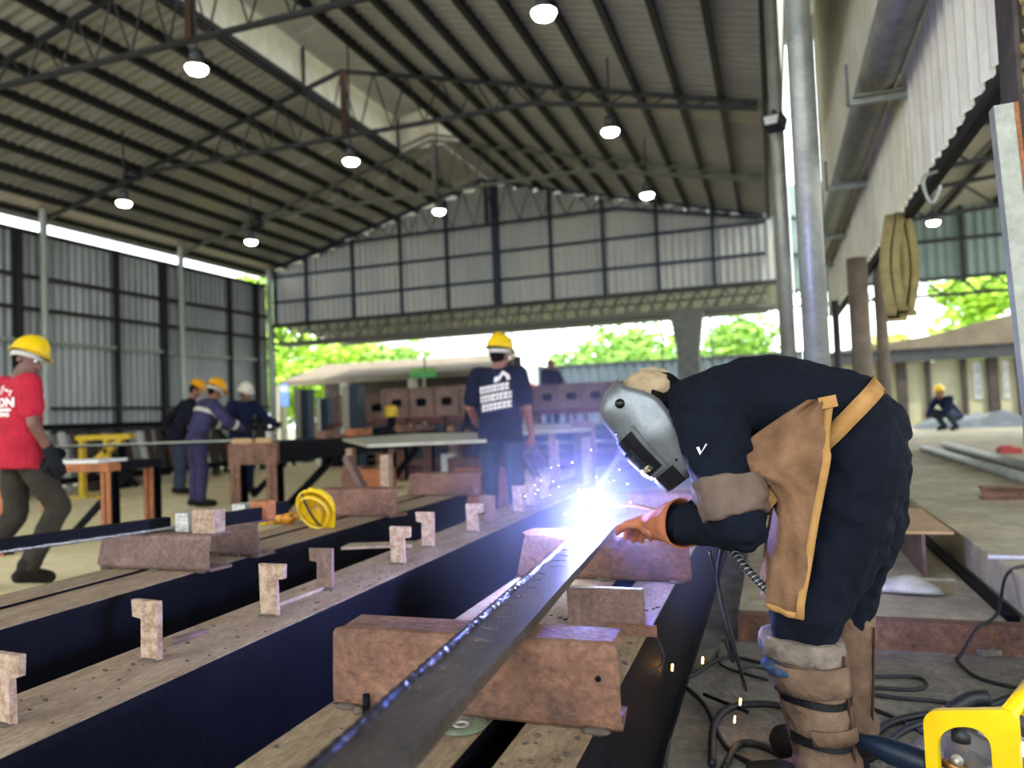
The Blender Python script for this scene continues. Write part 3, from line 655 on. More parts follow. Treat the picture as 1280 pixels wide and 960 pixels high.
cable([(1075, 866), (1120, 872), (1190, 880), (1230, 905)], .007, 'black cable running straight to the feeder handle')
cable([(1075, 880), (1120, 898), (1170, 925)], .007, 'thin cable dipping behind the yellow feeder frame')
cable([(0, 0, V((1.35, 4.2, .29))), (0, 0, V((1.1, 4.0, .29))), (0, 0, V((.93, 3.86, .27))), (0, 0, V((.84, 3.68, .14))), (0, 0, V((.73, 3.53, .11))), (0, 0, V((.655, 3.45, .03))), (1197, 826), (1225, 848), (1300, 866)], .007, 'black cable curling down over the rusty step edge')
cable([(1085, 930), (1110, 905), (1160, 893), (1200, 898), (1240, 880), (1300, 860)], .012, 'thick black cable arcing behind the yellow feeder')
cable([(1095, 945), (1125, 915), (1170, 900), (1215, 905)], .012, 'second thick cable nested in the arc behind the feeder')
cable([(890, 955), (893, 905), (915, 884), (960, 880), (1005, 890)], .012, 'thick blue-black cable loop in front of the gaiters')
cable([(905, 960), (925, 930), (960, 935), (1000, 960)], .012, 'thick cable end curling under the gaiter')
cable([(830, 960), (836, 905), (830, 860), (845, 852), (880, 880), (905, 930), (940, 955)], .009, 'cable hoop standing out on the blue lit floor')
cable([(905, 700, V((-.17, 2.42, .62))), (885, 720, V((-.19, 2.45, .50))), (890, 770, V((-.16, 2.5, .25))), (905, 800), (900, 830), (960, 850)], .006, 'thin torch lead dropping from the glove to the floor')
cable([(880, 690, V((-.21, 2.45, .60))), (895, 740, V((-.18, 2.5, .42))), (902, 790, V((-.13, 2.55, .15))), (930, 835), (985, 842)], .006, 'second torch lead dropping beside the first one')
cable([(775, 790, V((-.44, 2.2, .436))), (800, 792, V((-.40, 2.2, .437))), (825, 800, V((-.335, 2.1, .43))), (835, 820, V((-.31, 2.06, .38))), (800, 825, V((-.345, 2.0, .36)))], .003, 'thin wire loop hanging off the narrow beam', name='thin_wire')
cable([(690, 770, V((-.62, 2.2, .434))), (730, 772, V((-.53, 2.3, .434))), (770, 785, V((-.45, 2.22, .434))), (720, 778, V((-.55, 2.22, .440)))], .003, 'thin grey wire tangle behind the upright plate', name='thin_wire')
pipe(on(880, 868, 2, .01), on(935, 890, 2, .01), .006, 'dark_steel', 'floor_rod', 'thin rod lying on the floor by the glowing spatter', 'rod')
tag(MB().box((-.06, -.05, 0), (.06, .05, .02), Matrix.Translation(on(1235, 815, 2, 0)) @ Matrix.Rotation(.4, 4, 'Z')).prism([(-.03, -.02), (.03, -.02), (.03, .03)], on(1235, 815, 2, .02), (1, 0, 0), (0, 1, 0), (0, 0, .01)).build('steel_offcut', 'concrete', None, on(1235, 815, 2, 0)), 'flat grey chip lying on the floor before the rusty step', 'offcut')
# ================================================================== HARD HAT ON THE BEAM, BOTTLE
hp = on(392, 662, 2, TOP)
hh = thing('hard_hat', 'upturned yellow hard hat showing its inner cradle, on the beam', 'hard hat', hp)
def dome(R, c, s=1.0, inner=False, n=20):
    rs = []
    for i in range(9):
        t_ = i / 8 * math.pi / 2; k = .93 if inner else 1
        rs.append([c + R @ V((.125 * s * k * math.cos(t_) * math.cos(a), .105 * s * k * math.cos(t_) * math.sin(a), .130 * s * k * math.sin(t_))) for a in [2 * math.pi * q / n for q in range(n)]])
    return rs
def hard_hat(parent, R, c, k, s=1.0, band=None, open_=False):
    o_, i_ = dome(R, c, s), dome(R, c, s, True)
    b = MB(); b.rings(o_, False); b.rings([i_[0], o_[0]], False); b.rings(i_[::-1], False); b.build('shell', k, parent)
    n = 20; br = []
    for f_, z_ in ((1.0, .004), (1.10, -.002), (1.11, -.008), (1.0, -.006)):
        br.append([c + R @ V((s * .125 * (f_ + (f_ - 1) * 2.2 * max(0, math.cos(a)) ** 2) * math.cos(a), s * .105 * f_ * math.sin(a), s * (z_ - .012 * max(0, math.cos(a)) * (f_ > 1.05)))) for a in [2 * math.pi * q / n for q in range(n)]])
    MB().rings(br, False, closed=True).build('brim', k, parent)
    rp = [c + R @ V((s * .125 * math.cos(t_), 0, s * .127 * math.sin(t_))) for t_ in [math.pi * (.12 + .76 * q / 10) for q in range(11)]]
    MB().tube(rp, .009 * s, 6).build('ridge', k, parent)
    if band:
        bd = []
        for z_, f_ in ((-.045, .86), (-.012, .90), (-.012, .86), (-.045, .82)):
            bd.append([c + R @ V((s * .125 * f_ * math.cos(a), s * .105 * f_ * math.sin(a), s * (z_ - .012 * max(0, -math.cos(a))))) for a in [2 * math.pi * q / n for q in range(n)]])
        MB().rings(bd, False, closed=True).build('head_band', band, parent)
    if open_:
        for a in (.4, 1.5, 2.6):
            q = [c + R @ V((s * .115 * math.cos(t_) * math.cos(a), s * .096 * math.cos(t_) * math.sin(a), s * .085 * math.sin(t_))) for t_ in [math.pi * q_ / 10 for q_ in range(11)]]
            MB().tube(q, .008, 5).build('cradle_strap', 'yellow_old', parent)
        q = [c + R @ V((.122 * math.cos(t_), .02, -.035 * math.sin(t_))) for t_ in [math.pi * q_ / 10 for q_ in range(11)]]
        MB().tube(q, .008, 5).build('chin_strap', 'black_plastic', parent)
hz = (V((-.324, .946, 0)) * .80 + V((.946, .324, 0)) * .16 + V((0, 0, .34))).normalized(); hx = V((.3, .1, -.9)); hx = (hx - hz * hx.dot(hz)).normalized()
HR = Matrix((hx, hz.cross(hx), hz)).transposed()
hard_hat(hh, HR, hp + V((0, .03, .112)), 'yellow_paint', .98, 'yellow_old', True)
bp_ = on(345, 656, 2, TOP); bp_ = V((bp_.x, bp_.y, TOP + .041))
t = thing('orange_bottle', 'orange and yellow cylinder lying on the beam beside the hard hat', 'bottle', bp_ - V((0, 0, .041)))
mm('orange_print', 'd08a1e', '5a3a14', 30, .5, contrast=(.52, .6))
ax = V((.946, .30, 0)).normalized()
MB().lathe([(.02, -.13), (.040, -.125), (.041, .10), (.025, .115), (.022, .14)], bp_, ax, 16).build('body', 'orange_print', t)
MB().lathe([(.0412, -.10), (.0422, -.09), (.0422, -.06), (.0412, -.05)], bp_, ax, 16).build('band', 'yellow_paint', t)
# ================================================================== MIDDLE GROUND: TRESTLES, TABLES, YARD
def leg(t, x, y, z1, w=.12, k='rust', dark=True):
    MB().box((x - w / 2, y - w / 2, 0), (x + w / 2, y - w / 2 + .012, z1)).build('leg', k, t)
    MB().box((x - .006, y - w / 2, 0), (x + .006, y + w / 2, z1)).build('leg_web', 'dark_steel', t)  # web and back coloured dark for the leg's shaded side
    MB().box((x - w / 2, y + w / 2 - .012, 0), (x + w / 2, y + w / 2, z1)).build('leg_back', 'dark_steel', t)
# trestle by the red-shirted worker
t = thing('steel_trestle', 'rust-orange steel trestle behind the red-shirted worker', 'trestle', (-5.2, 4.8, 0))
ta = on(143, 578, 1, 4.85); zt = ta.z
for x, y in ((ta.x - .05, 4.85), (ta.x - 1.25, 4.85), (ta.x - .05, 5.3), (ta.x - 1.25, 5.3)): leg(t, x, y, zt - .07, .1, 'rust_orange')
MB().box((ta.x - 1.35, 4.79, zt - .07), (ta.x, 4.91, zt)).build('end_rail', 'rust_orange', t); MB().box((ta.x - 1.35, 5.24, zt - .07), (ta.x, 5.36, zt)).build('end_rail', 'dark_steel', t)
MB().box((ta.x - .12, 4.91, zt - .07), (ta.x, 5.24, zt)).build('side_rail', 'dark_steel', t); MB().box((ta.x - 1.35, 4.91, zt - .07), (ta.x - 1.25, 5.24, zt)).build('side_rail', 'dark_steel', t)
MB().beam((ta.x - .3, 5.3, zt - .1), (ta.x - 1.0, 5.3, .1), .05).build('brace', 'dark_steel', t)
pl = MB().box((ta.x - 1.3, 4.8, zt), (ta.x - .12, 5.1, zt + .025)).build('pale_plank', 'white_plastic', None, (ta.x - .7, 4.95, zt)); tag(pl, 'pale plank lying on the rust-orange trestle', 'plank')
# trestle where the overall crew works
YT = 7.3; xa, xb = on(285, 565, 1, YT).x, on(345, 565, 1, YT).x; z0, z1 = on(345, 580, 1, YT).z, on(345, 553, 1, YT).z
t = thing('steel_trestle', 'rusty trestle where the overall crew leans in', 'trestle', ((xa + xb) / 2, 9, 0))
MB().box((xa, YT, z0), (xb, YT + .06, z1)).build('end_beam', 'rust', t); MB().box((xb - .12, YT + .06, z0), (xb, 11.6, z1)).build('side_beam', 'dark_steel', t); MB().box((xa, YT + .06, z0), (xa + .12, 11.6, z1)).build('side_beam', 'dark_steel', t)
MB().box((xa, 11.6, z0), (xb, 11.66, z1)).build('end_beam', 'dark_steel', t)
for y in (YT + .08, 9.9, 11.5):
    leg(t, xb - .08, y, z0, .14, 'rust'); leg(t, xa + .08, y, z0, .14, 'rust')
for y in (YT + .2, 9.95): MB().beam((xb - .05, y, .05), (xb - .05, y + 1.1, z0), .07).build('brace', 'dark_steel', t)
MB().beam((xa + .1, YT + .3, .2), (xb - .1, YT + .3, z0), .06).build('brace', 'dark_steel', t)
b0, b1 = on(-60, 551, 1, 7.5), on(345, 541, 1, 7.5); b0.z = b1.z = z1 + .025
bb = thing('flat_bar', 'long thin flat bar reaching across to the crew trestle', 'steel bar', b0)
MB().beam(b0 - V((1.2, 0, 0)), b1, .08, .03).build('bar_body', 'galv', bb)
MB().beam(b0 - V((1.2, .036, .013)), b1 - V((0, .036, .013)), .01, .024).build('dark_edge', 'dark_steel', bb)
sp = thing('bar_support', 'dark upright stand under the far end of the flat bar', 'stand', (b0.x - .6, 7.5, 0)); MB().box((b0.x - .7, 7.45, 0), (b0.x - .5, 7.55, z1 + .01)).build('post', 'dark_steel', sp); MB().box((b0.x - .85, 7.3, 0), (b0.x - .35, 7.7, .03)).build('foot', 'dark_steel', sp)
for px, w, k, lab in ((290, .28, 'wood', 'wooden packing strip on the crew trestle, under the work'), (320, .2, 'wood', 'second wooden packing strip on the crew trestle')):
    p = on(px, 550, 1, YT + .02); tag(MB().box((p.x, YT + .01, z1), (p.x + w, YT + .06, z1 + .045)).box((p.x + .02, YT + .012, z1 + .045), (p.x + w - .04, YT + .05, z1 + .055)).build('packing_strip', k, None, (p.x, YT, z1)), lab, 'packing')
pc = on(337, 545, 1, 7.6); ct = thing('clamp', 'upright grey clamp on the crew trestle', 'clamp', (pc.x, 7.6, z1)); MB().box((pc.x - .03, 7.57, z1), (pc.x + .03, 7.63, z1 + .16)).build('post', 'galv', ct); MB().box((pc.x - .03, 7.5, z1 + .13), (pc.x + .03, 7.66, z1 + .17)).build('jaw', 'dark_steel', ct)
for k in range(5):
    pk = on(352 + k * 16, 546 - k, 1, 8.2 + k * .6)
    tag(MB().box((xb - .14, 8.3 + k * .7, z1), (xb + .02, 8.75 + k * .7, z1 + .05 + .04 * (k % 2))).box((xb - .12, 8.32 + k * .7, z1 + .05), (xb - .02, 8.6 + k * .7, z1 + .10)).build('steel_block', ['rust', 'rust_orange', 'dark_steel', 'rust', 'rust_grey'][k], None, (xb, 8.5 + k * .7, z1)), ['red-brown', 'orange', 'black', 'dull red', 'grey-brown'][k] + ' steel block on the dark beam of the crew trestle', 'steel block')
# yellow trestle
p = on(104, 622, 2, 0); t = thing('yellow_trestle', 'yellow painted trestle by the left wall', 'trestle', p); h = on(104, 549, 1, p.y).z
X2 = on(165, 548, 1, p.y).x
for x in (p.x, X2 - .5):
    MB().box((x - .04, p.y - .04, 0), (x + .04, p.y + .04, h)).build('leg', 'yellow_old', t); MB().box((x - .16, p.y - .1, 0), (x + .16, p.y + .1, .03)).build('foot', 'yellow_old', t)
MB().box((p.x - .08, p.y - .06, h - .02), (X2, p.y + .06, h + .06)).build('top_rail', 'yellow_old', t)
MB().beam((p.x + .1, p.y, h - .45), (X2 - .2, p.y, h - .02), .08).build('brace', 'yellow_old', t)
MB().beam((p.x + .05, p.y + .05, .3), (X2 - .5, p.y + .05, h - .3), .05).build('brace', 'dark_steel', t)
# racks and stock along the left wall
rk = thing('stock_rack', 'dark steel stock rack along the left wall', 'rack', (-11.6, 11.5, 0))
for i in range(5):
    y = 8.6 + i * 1.55
    MB().box((-11.3, y - .06, 0), (-11.18, y + .06, 1.1)).build('upright', 'dark_rust', rk); MB().beam((-11.2, y, 1.0), (-10.6, y + .35, .05), .08).build('brace', 'dark_steel', rk)
    MB().box((-11.3, y - .04, .5), (-11.2, y + .04, .58)).build('arm', 'dark_steel', rk)
MB().box((-11.32, 8.5, 1.08), (-11.16, 15.2, 1.18)).build('top_rail', 'dark_steel', rk); MB().box((-11.32, 8.5, .18), (-11.16, 15.2, .28)).build('low_rail', 'dark_steel', rk)
cols_ = ['dark_rust', 'rust', 'galv', 'dark_steel', 'king_rust', 'white_plastic', 'king_rust']; nms = ['dark', 'rusty', 'grey', 'black', 'brown', 'white', 'brown']
mm('dark_rail', '3a2422', '2a1c1c', 5, .7)
for i in range(26):
    y = 8.8 + i * .245; k = i % 7; h = .75 + .35 * rnd.random()
    o = MB().beam((-11.55 - .03 * (i % 3), y, .0), (-11.85 + .1 * rnd.random(), y + rnd.uniform(-.04, .04), h), .09, .07).build('stock_post', cols_[k], None, (-11.6, y, 0))
    tag(o, nms[k] + ' upright length of stock steel stood in the wall rack', 'steel stock', 'steel stock stood in the wall rack')
for i, (px0, px1, py, lab) in enumerate(((160, 232, 606, 'grey plate stack on the floor before the wall rack'), (98, 135, 613, 'low dark pallet by the foot of the yellow trestle'))):
    a, c = on(px0, py, 2, 0), on(px1, py, 2, 0); c = V((c.x, a.y, 0)); t = thing('plate_stack', lab, 'plates', (a + c) / 2)
    for k in range(3): MB().box((a.x - .05 * (k % 2), a.y, .05 * k), (c.x + .04 * (k % 2), a.y + .5, .05 * k + .04)).build('plate', 'slab' if i == 0 else 'dark_steel', t)
# plate tables
def plate_table(q, z, label, legs, k='galv'):
    P = [on(px, py, 2, z) for px, py in q]; c = sum(P, V()) / len(P); t = thing('plate_table', label, 'table', (c.x, c.y, 0))
    for dz_, ins in ((0, 1.0),):
        n_ = len(P); a = [c + (p - c) * ins + V((0, 0, dz_)) for p in P]
        b = MB(); b.add(a + [p - V((0, 0, .03)) for p in a], [tuple(range(n_)), tuple(range(n_, 2 * n_))[::-1]] + [(i, (i + 1) % n_, n_ + (i + 1) % n_, n_ + i) for i in range(n_)]); b.build('plate', k, t)
    for i, f_ in enumerate(legs):
        p = P[f_[0]].lerp(P[f_[1]], f_[2]); p = c + (p - c) * .93
        MB().box((p.x - .04, p.y - .04, 0), (p.x + .04, p.y + .04, z - .10)).build('leg', 'rust_pale', t)
        MB().beam((p.x, p.y, .08), (p.x + .45 * (1 if i % 2 else -1), p.y + .12, z - .12), .06).build('brace', 'rust_grey', t)
    return t
mm('pale_plate', 'a9a592', '8d8a7a', 4, .6, .2)
plate_table([(428, 548), (460, 555), (608, 549), (622, 540), (520, 542)], .85, 'long pale plate table with a pointed corner by the crew trestle', [(1, 2, .12), (0, 1, .15), (2, 3, .75), (3, 4, .5)], 'pale_plate')
plate_table([(640, 541), (738, 535), (742, 528), (640, 531)], .87, 'short pale plate table behind the welding sparks', [(0, 1, .5), (0, 1, .97), (2, 3, .5)], 'pale_plate')
for px, py, y, w, h, k, lab in ((580, 590, 7.0, .35, .28, 'rust', 'rusty square plate leaning under the pale table'), (600, 600, 6.4, .5, .22, 'rust_orange', 'orange-brown offcut heap under the pale table'), (467, 600, 6.3, .26, .2, 'rust_orange', 'rusty cube block beyond the reddish channel'), (440, 598, 6.6, .25, .22, 'rust', 'rust-red cube block beyond the reddish channel'), (728, 560, 8.5, .22, .62, 'rust_grey', 'red-brown upright offcut behind the welding sparks'), (560, 585, 7.6, .16, .3, 'white_plastic', 'small white tin under the pale table')):
    p = on(px, py, 1, y); z = 0 if p.z < .35 else 0
    tag(MB().box((p.x - w / 2, y, 0), (p.x + w / 2, y + .2, max(.2, p.z + h / 2))).box((p.x - w / 2 + .02, y - .01, .02), (p.x + w / 2 - .02, y, max(.2, p.z + h / 2) - .03)).build('stock_block', k, None, (p.x, y, 0)), lab, 'steel block')
for px, py, y, lab in ((428, 607, 7.2, 'clear bottle with yellow base standing on the yellow floor'),):
    p = on(px, py, 1, y); t = thing('bottle', lab, 'bottle', (p.x, y, 0)); MB().lathe([(.10, 0), (.11, .02), (.11, .09), (.08, .1)], (p.x, y, 0), n=14).build('base', 'yellow_paint', t); MB().lathe([(.05, .09), (.05, .26), (.02, .31), (.02, .35)], (p.x, y, 0), n=12).build('body', 'white_plastic', t)
# castellated beams on red trestles
def castellated(px0, px1, py0, py1, y, n, label):
    a, c = on(px0, py0, 1, y), on(px1, py0, 1, y); z1 = a.z; z0 = on(px0, py1, 1, y).z; L = (c.x - a.x) / n
    t = thing('castellated_beam', label, 'steel beam', ((a.x + c.x) / 2, y, z0))
    for i in range(n):
        x0 = a.x + i * L; cx, cz = x0 + L / 2, (z0 + z1) / 2; rx, rz_ = L * .20, (z1 - z0) * .15; b = MB()
        ang = [math.pi * (k + .5) / 6 for k in range(12)]
        inn = [(cx + rx * math.cos(q) * 1.1, cz + rz_ * max(-1, min(1, 1.6 * math.sin(q)))) for q in ang]
        out = [(min(x0 + L, max(x0, cx + L * math.cos(q))), min(z1, max(z0, cz + (z1 - z0) * math.sin(q)))) for q in ang]
        b.rings([[V((p_, y, q_)) for p_, q_ in out], [V((p_, y, q_)) for p_, q_ in inn], [V((p_, y + .012, q_)) for p_, q_ in inn], [V((p_, y + .012, q_)) for p_, q_ in out]], closed=True, smooth=False); b.build('web_panel', 'rust_web', t)
        MB().box((x0 - .02, y - .08, z0), (x0 + .02, y + .09, z1)).build('stiffener', 'rust_web', t)
    MB().box((a.x, y + .10, z0), (c.x, y + .11, z1)).build('dark_backing', 'dark_steel', t)  # dark sheet added behind the web to darken its openings
    for z in (z0, z1): MB().box((a.x, y - .1, z - .012), (c.x, y + .112, z + .012)).build('flange', 'rust_web', t)
    for f_ in (.06, .35, .65, .94):
        x = a.x + (c.x - a.x) * f_; s_ = thing('beam_support', 'dark red support frame under the ' + label, 'stand', (x, y, 0), 'supports under the castellated beams')
        MB().box((x - .35, y - .1, z0 - .11), (x + .35, y + .1, z0 - .012)).build('bearer', 'red_paint', s_)
        for q in (-.28, .28): MB().box((x + q - .04, y - .05, 0), (x + q + .04, y + .05, z0 - .11)).build('leg', 'red_paint', s_)
    return t
mm('rust_web', '8a7164', '6e574d', 3, .75); mm('red_paint', '6d3a3a', '4c2c2e', 4, .7)
castellated(480, 640, 488, 522, 13.2, 5, 'brown castellated beam before the dusty shed roof')
castellated(640, 790, 484, 513, 14.2, 5, 'brown castellated beam before the blue-grey fence')
castellated(420, 560, 496, 528, 15.8, 4, 'dim castellated beam under the shed awning')
# dark stock stacked below the castellated beams
for i, (px0, px1, y, zz, lab) in enumerate(((470, 640, 12.4, .78, 'dark stack of rolled sections below the beam before the dusty shed'), (640, 800, 13.4, .80, 'dark stack of rolled sections below the beam before the blue-grey fence'), (400, 500, 15.0, .7, 'dark stack of rolled sections under the shed awning'))):
    xa_, xb_ = on(px0, 530, 1, y).x, on(px1, 530, 1, y).x; t = thing('section_stack', lab, 'steel stock', ((xa_ + xb_) / 2, y, 0))
    for r_ in range(5):
        for c_ in range(3):
            o_ = .1 * rnd.uniform(-1, 1); z = .03 + r_ * (zz / 5)
            MB().box((xa_ + o_, y + c_ * .17, z), (xb_ + o_, y + c_ * .17 + .13, z + zz / 5 - .03)).build('section', rnd.choice(['dark_steel', 'dark_rust', 'red_paint', 'king_rust', 'rust_grey', 'blue_truss']), t)
        if r_: MB().box((xa_ + .3, y - .02, z - .03), (xa_ + .38, y + .5, z)).build('spacer', 'wood', t)
for k in range(12):
    px = 480 + k * 11.5; p = on(px, 527, 1, 12.5); w_ = rnd.uniform(.06, .13); h_ = rnd.uniform(.06, .16); kk = rnd.choice([0, 1, 2, 3])
    tag(MB().box((p.x, 12.42, .78), (p.x + w_, 12.6, .78 + h_)).box((p.x + .01, 12.45, .78 + h_), (p.x + w_ * .7, 12.55, .80 + h_)).build('small_part', ['white_plastic', 'king_rust', 'blue_truss', 'wood'][kk], None, (p.x, 12.5, .78)), ['white', 'brown', 'blue-black', 'wooden'][kk] + ' small part lying on the dark section stack', 'part', 'small parts on the section stack')
p = on(489, 514, 1, 12.0); t = thing('yellow_can', 'small orange-yellow can on a stand by the castellated beam', 'can', (p.x, 12.0, 0)); MB().lathe([(.10, p.z - .1), (.11, p.z - .08), (.11, p.z + .08), (.05, p.z + .1)], (p.x, 12.0, 0), n=14).build('body', 'yellow_old', t)
MB().box((p.x - .05, 11.95, 0), (p.x + .05, 12.05, p.z - .1)).build('stand', 'dark_steel', t)
# ---- yard behind: fence, shed, signs, trees
FY = 27.0; fn = thing('sheet_fence', 'blue-grey corrugated sheet fence behind the yard', 'fence', (0, FY, 0))
for i in range(12):
    x0 = -11 + i * 1.0; b = MB(); corrugated(b, (x0, FY, 0), (1, 0, 0), (0, 0, 1), 1.02, 2.72, 3, .05); b.build('sheet', 'fence', fn, fix=False)
MB().box((-11, FY - .06, 2.66), (1, FY + .1, 2.76)).build('cap_rail', 'truss', fn)
pb = on(660, 470, 1, FY - .15); nb_ = thing('notice_board', 'pale notice board with a red mark on the blue-grey fence', 'notice board', (pb.x, FY - .15, 1.3))
MB().box((pb.x - .38, FY - .15, 1.2), (pb.x + .38, FY - .11, 2.75)).build('board', 'white_plastic', nb_); MB().box((pb.x - .03, FY - .14, 0), (pb.x + .03, FY - .11, 1.2)).build('post', 'truss_grey', nb_); MB().box((pb.x - .05, FY - .16, 1.8), (pb.x + .25, FY - .15, 2.15)).build('red_mark', 'red_item', nb_)
SY2 = 20.5; sd = thing('yard_shed', 'open yard shed with a dusty corrugated lean-to roof', 'shed', (-10, SY2, 0))
q = [on(350, 478, 1, SY2), on(490, 476, 1, SY2), on(618, 462, 1, SY2)]; zf = q[0].z
bk = [on(366, 460, 1, SY2 + 2.5), on(490, 455, 1, SY2 + 2.5), on(600, 454, 1, SY2 + 2.5)]; bz = bk[0].z
nn = 14; X0, X1 = q[0].x, q[2].x
for i in range(nn):
    xa_, xb_ = X0 + (X1 - X0) * i / nn, X0 + (X1 - X0) * (i + 1) / nn; p_ = V((xa_, SY2, zf)); d_ = V((0, 2.5, bz - zf)); b = MB()
    corrugated(b, p_, (1, 0, 0), d_, xb_ - xa_ + .02, d_.length, 3, .04); b.build('roof_sheet', 'shed_roof', sd, fix=False)
MB().box((X0, SY2 - .04, zf - .14), (X1, SY2, zf + .02)).build('fascia', 'shed_roof', sd)
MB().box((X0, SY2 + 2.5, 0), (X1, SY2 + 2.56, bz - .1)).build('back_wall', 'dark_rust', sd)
for px in (345, 430, 515):
    x = on(px, 500, 1, SY2).x; MB().box((x - .12, SY2, 0), (x + .12, SY2 + .2, zf - .1)).build('post', 'pale_plate', sd)
for px, py0, py1, y, w, k, nm, lab, cat in ((355, 480, 508, 18.6, .14, 'sign_blue', 'blue_sign', 'narrow blue sign hanging at the shed corner', 'sign'), (528, 460, 472, 20.3, .42, 'sign_green', 'green_sign', 'green sign board on the shed roof edge', 'sign')):
    a, c = on(px, py0, 1, y), on(px, py1, 1, y); t = thing(nm, lab, cat, (a.x, y, c.z))
    MB().box((a.x - w, y, c.z), (a.x + w, y + .04, a.z)).build('panel', k, t); MB().box((a.x - w, y - .005, a.z - (a.z - c.z) * .35), (a.x + w, y, a.z - (a.z - c.z) * .1)).build('stripe', 'white_plastic' if k == 'sign_blue' else 'leaf_soft', t)
    MB().box((a.x - .03, y + .04, 0), (a.x + .03, y + .1, a.z)).build('post', 'pale_plate', t)
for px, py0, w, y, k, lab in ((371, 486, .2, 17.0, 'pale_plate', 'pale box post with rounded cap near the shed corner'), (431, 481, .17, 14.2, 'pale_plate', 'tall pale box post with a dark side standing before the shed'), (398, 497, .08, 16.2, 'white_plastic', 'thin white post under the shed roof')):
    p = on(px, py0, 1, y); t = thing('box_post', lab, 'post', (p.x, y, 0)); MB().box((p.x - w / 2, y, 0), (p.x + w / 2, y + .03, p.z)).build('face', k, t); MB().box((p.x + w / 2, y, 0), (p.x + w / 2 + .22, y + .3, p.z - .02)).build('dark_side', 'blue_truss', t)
# dark bracketed column in the far opening
p = on(862, 460, 1, 17.2); t = thing('lattice_column', 'thick dark column with flared head in the far opening', 'column', (p.x, 17.2, 0))
MB().rings([[V((p.x + a_ * w, 17.2 + b_ * .2, z)) for a_, b_ in ((-1, -1), (1, -1), (1, 1), (-1, 1))] for w, z in ((.24, 0), (.24, 2.3), (.36, 3.18))], smooth=False).build('shaft', 'truss_grey', t)
for px in (828, 890, 640, 705, 530): 
    p = on(px, 430, 1, 17.5); stick('hanger_post', (p.x, 17.5, 2.2 if px < 800 else 0), (p.x, 17.5, 3.2), .035, 'truss_grey', wf)
p = on(340, 450, 1, 17.4); stick('corner_post', (p.x, 17.4, 0), (p.x, 17.4, 3.7), .12, 'truss', wf)
stick('corner_post', (on(325, 450, 1, 17.3).x, 17.3, 0), (on(325, 450, 1, 17.3).x, 17.3, 5.0), .06, 'truss', wf)
cp = struct('ceiling_canopy', (RIDGE, 19.5, 3.6))
for i in range(13):
    x0 = XL + i * 1.01; b = MB(); d_ = V((0, 3.6, -.26)); corrugated(b, (x0, YF + .3, 3.76), (1, 0, 0), d_, 1.02, d_.length, 6, .03); b.build('roof_sheet', 'gable_sheet', cp, fix=False)
for y in (18.6, 19.8, 21.0): stick('purlin', (XL, y, 3.62 - (y - 18.6) * .072), (XR, y, 3.62 - (y - 18.6) * .072), .06, 'truss_grey', cp)
def tree(px, y, h, rx, k, label, n=1500, trunk=True):
    x = on(px, 480, 1, y).x; t = thing('tree', label, 'tree', (x, y, 0), 'trees beyond the yard')
    MB().tube([(x, y, 0), (x + .1, y, h * .4), (x - .1, y, h * .8)], [.18, .13, .05], 7).build('trunk', 'bark', t)
    vs, fs = [], []; blobs = [(V((rnd.gauss(0, rx * .45), rnd.gauss(0, rx * .3), h * rnd.uniform(.35, .9))), rnd.uniform(.25, .5) * rx) for _ in range(16)]
    for i in range(n):
        c, r = blobs[i % 16]; v = V((rnd.gauss(0, 1), rnd.gauss(0, 1), rnd.gauss(0, 1))).normalized()
        p = V((x, y, 0)) + c + v * r * rnd.uniform(.75, 1.05); a = (v + V((rnd.gauss(0, .5), rnd.gauss(0, .5), rnd.gauss(0, .5)))).normalized(); u_, w_ = perp(a); s_ = rnd.uniform(.12, .26)
        m_ = len(vs); vs += [p - u_ * s_, p - w_ * s_ * .5, p + u_ * s_, p + w_ * s_ * .5]; fs.append((m_, m_ + 1, m_ + 2, m_ + 3))
    o = MB().add(vs, fs).build('foliage', k, t, fix=False); o['kind'] = 'stuff'
for a in ((350, 31, 4.6, 2.0, 'leaf', 'vivid yellow-green tree behind the shed corner'), (395, 30, 4.9, 2.4, 'leaf', 'bright lime tree drooping over the shed roof'), (440, 34, 5.2, 2.4, 'leaf_yellow', 'yellowish tree between the lime tree and the soft green one'), (485, 31, 4.3, 2.4, 'leaf_soft', 'soft green tree rising over the shed roof'), (770, 36, 5.0, 3.4, 'leaf_soft', 'wide soft green tree over the blue-grey fence'), (815, 37, 4.6, 3.0, 'leaf_soft', 'rounded green tree beside the flared column'),
          (925, 36, 4.9, 3.4, 'leaf_soft', 'pale green tree between the flared column and the pipe columns'), (1235, 33, 6.4, 2.2, 'leaf', 'green tree above the cream shed roof'), (320, 26, 7.4, 2.0, 'leaf', 'tall green tree peeping past the end of the left wall'), (1130, 38, 4.0, 2.6, 'leaf_yellow', 'faded yellow tree behind the cream shed'), (590, 40, 3.5, 2.0, 'leaf_yellow', 'low pale tree at the end of the fence')):
    tree(*a, n=2600)
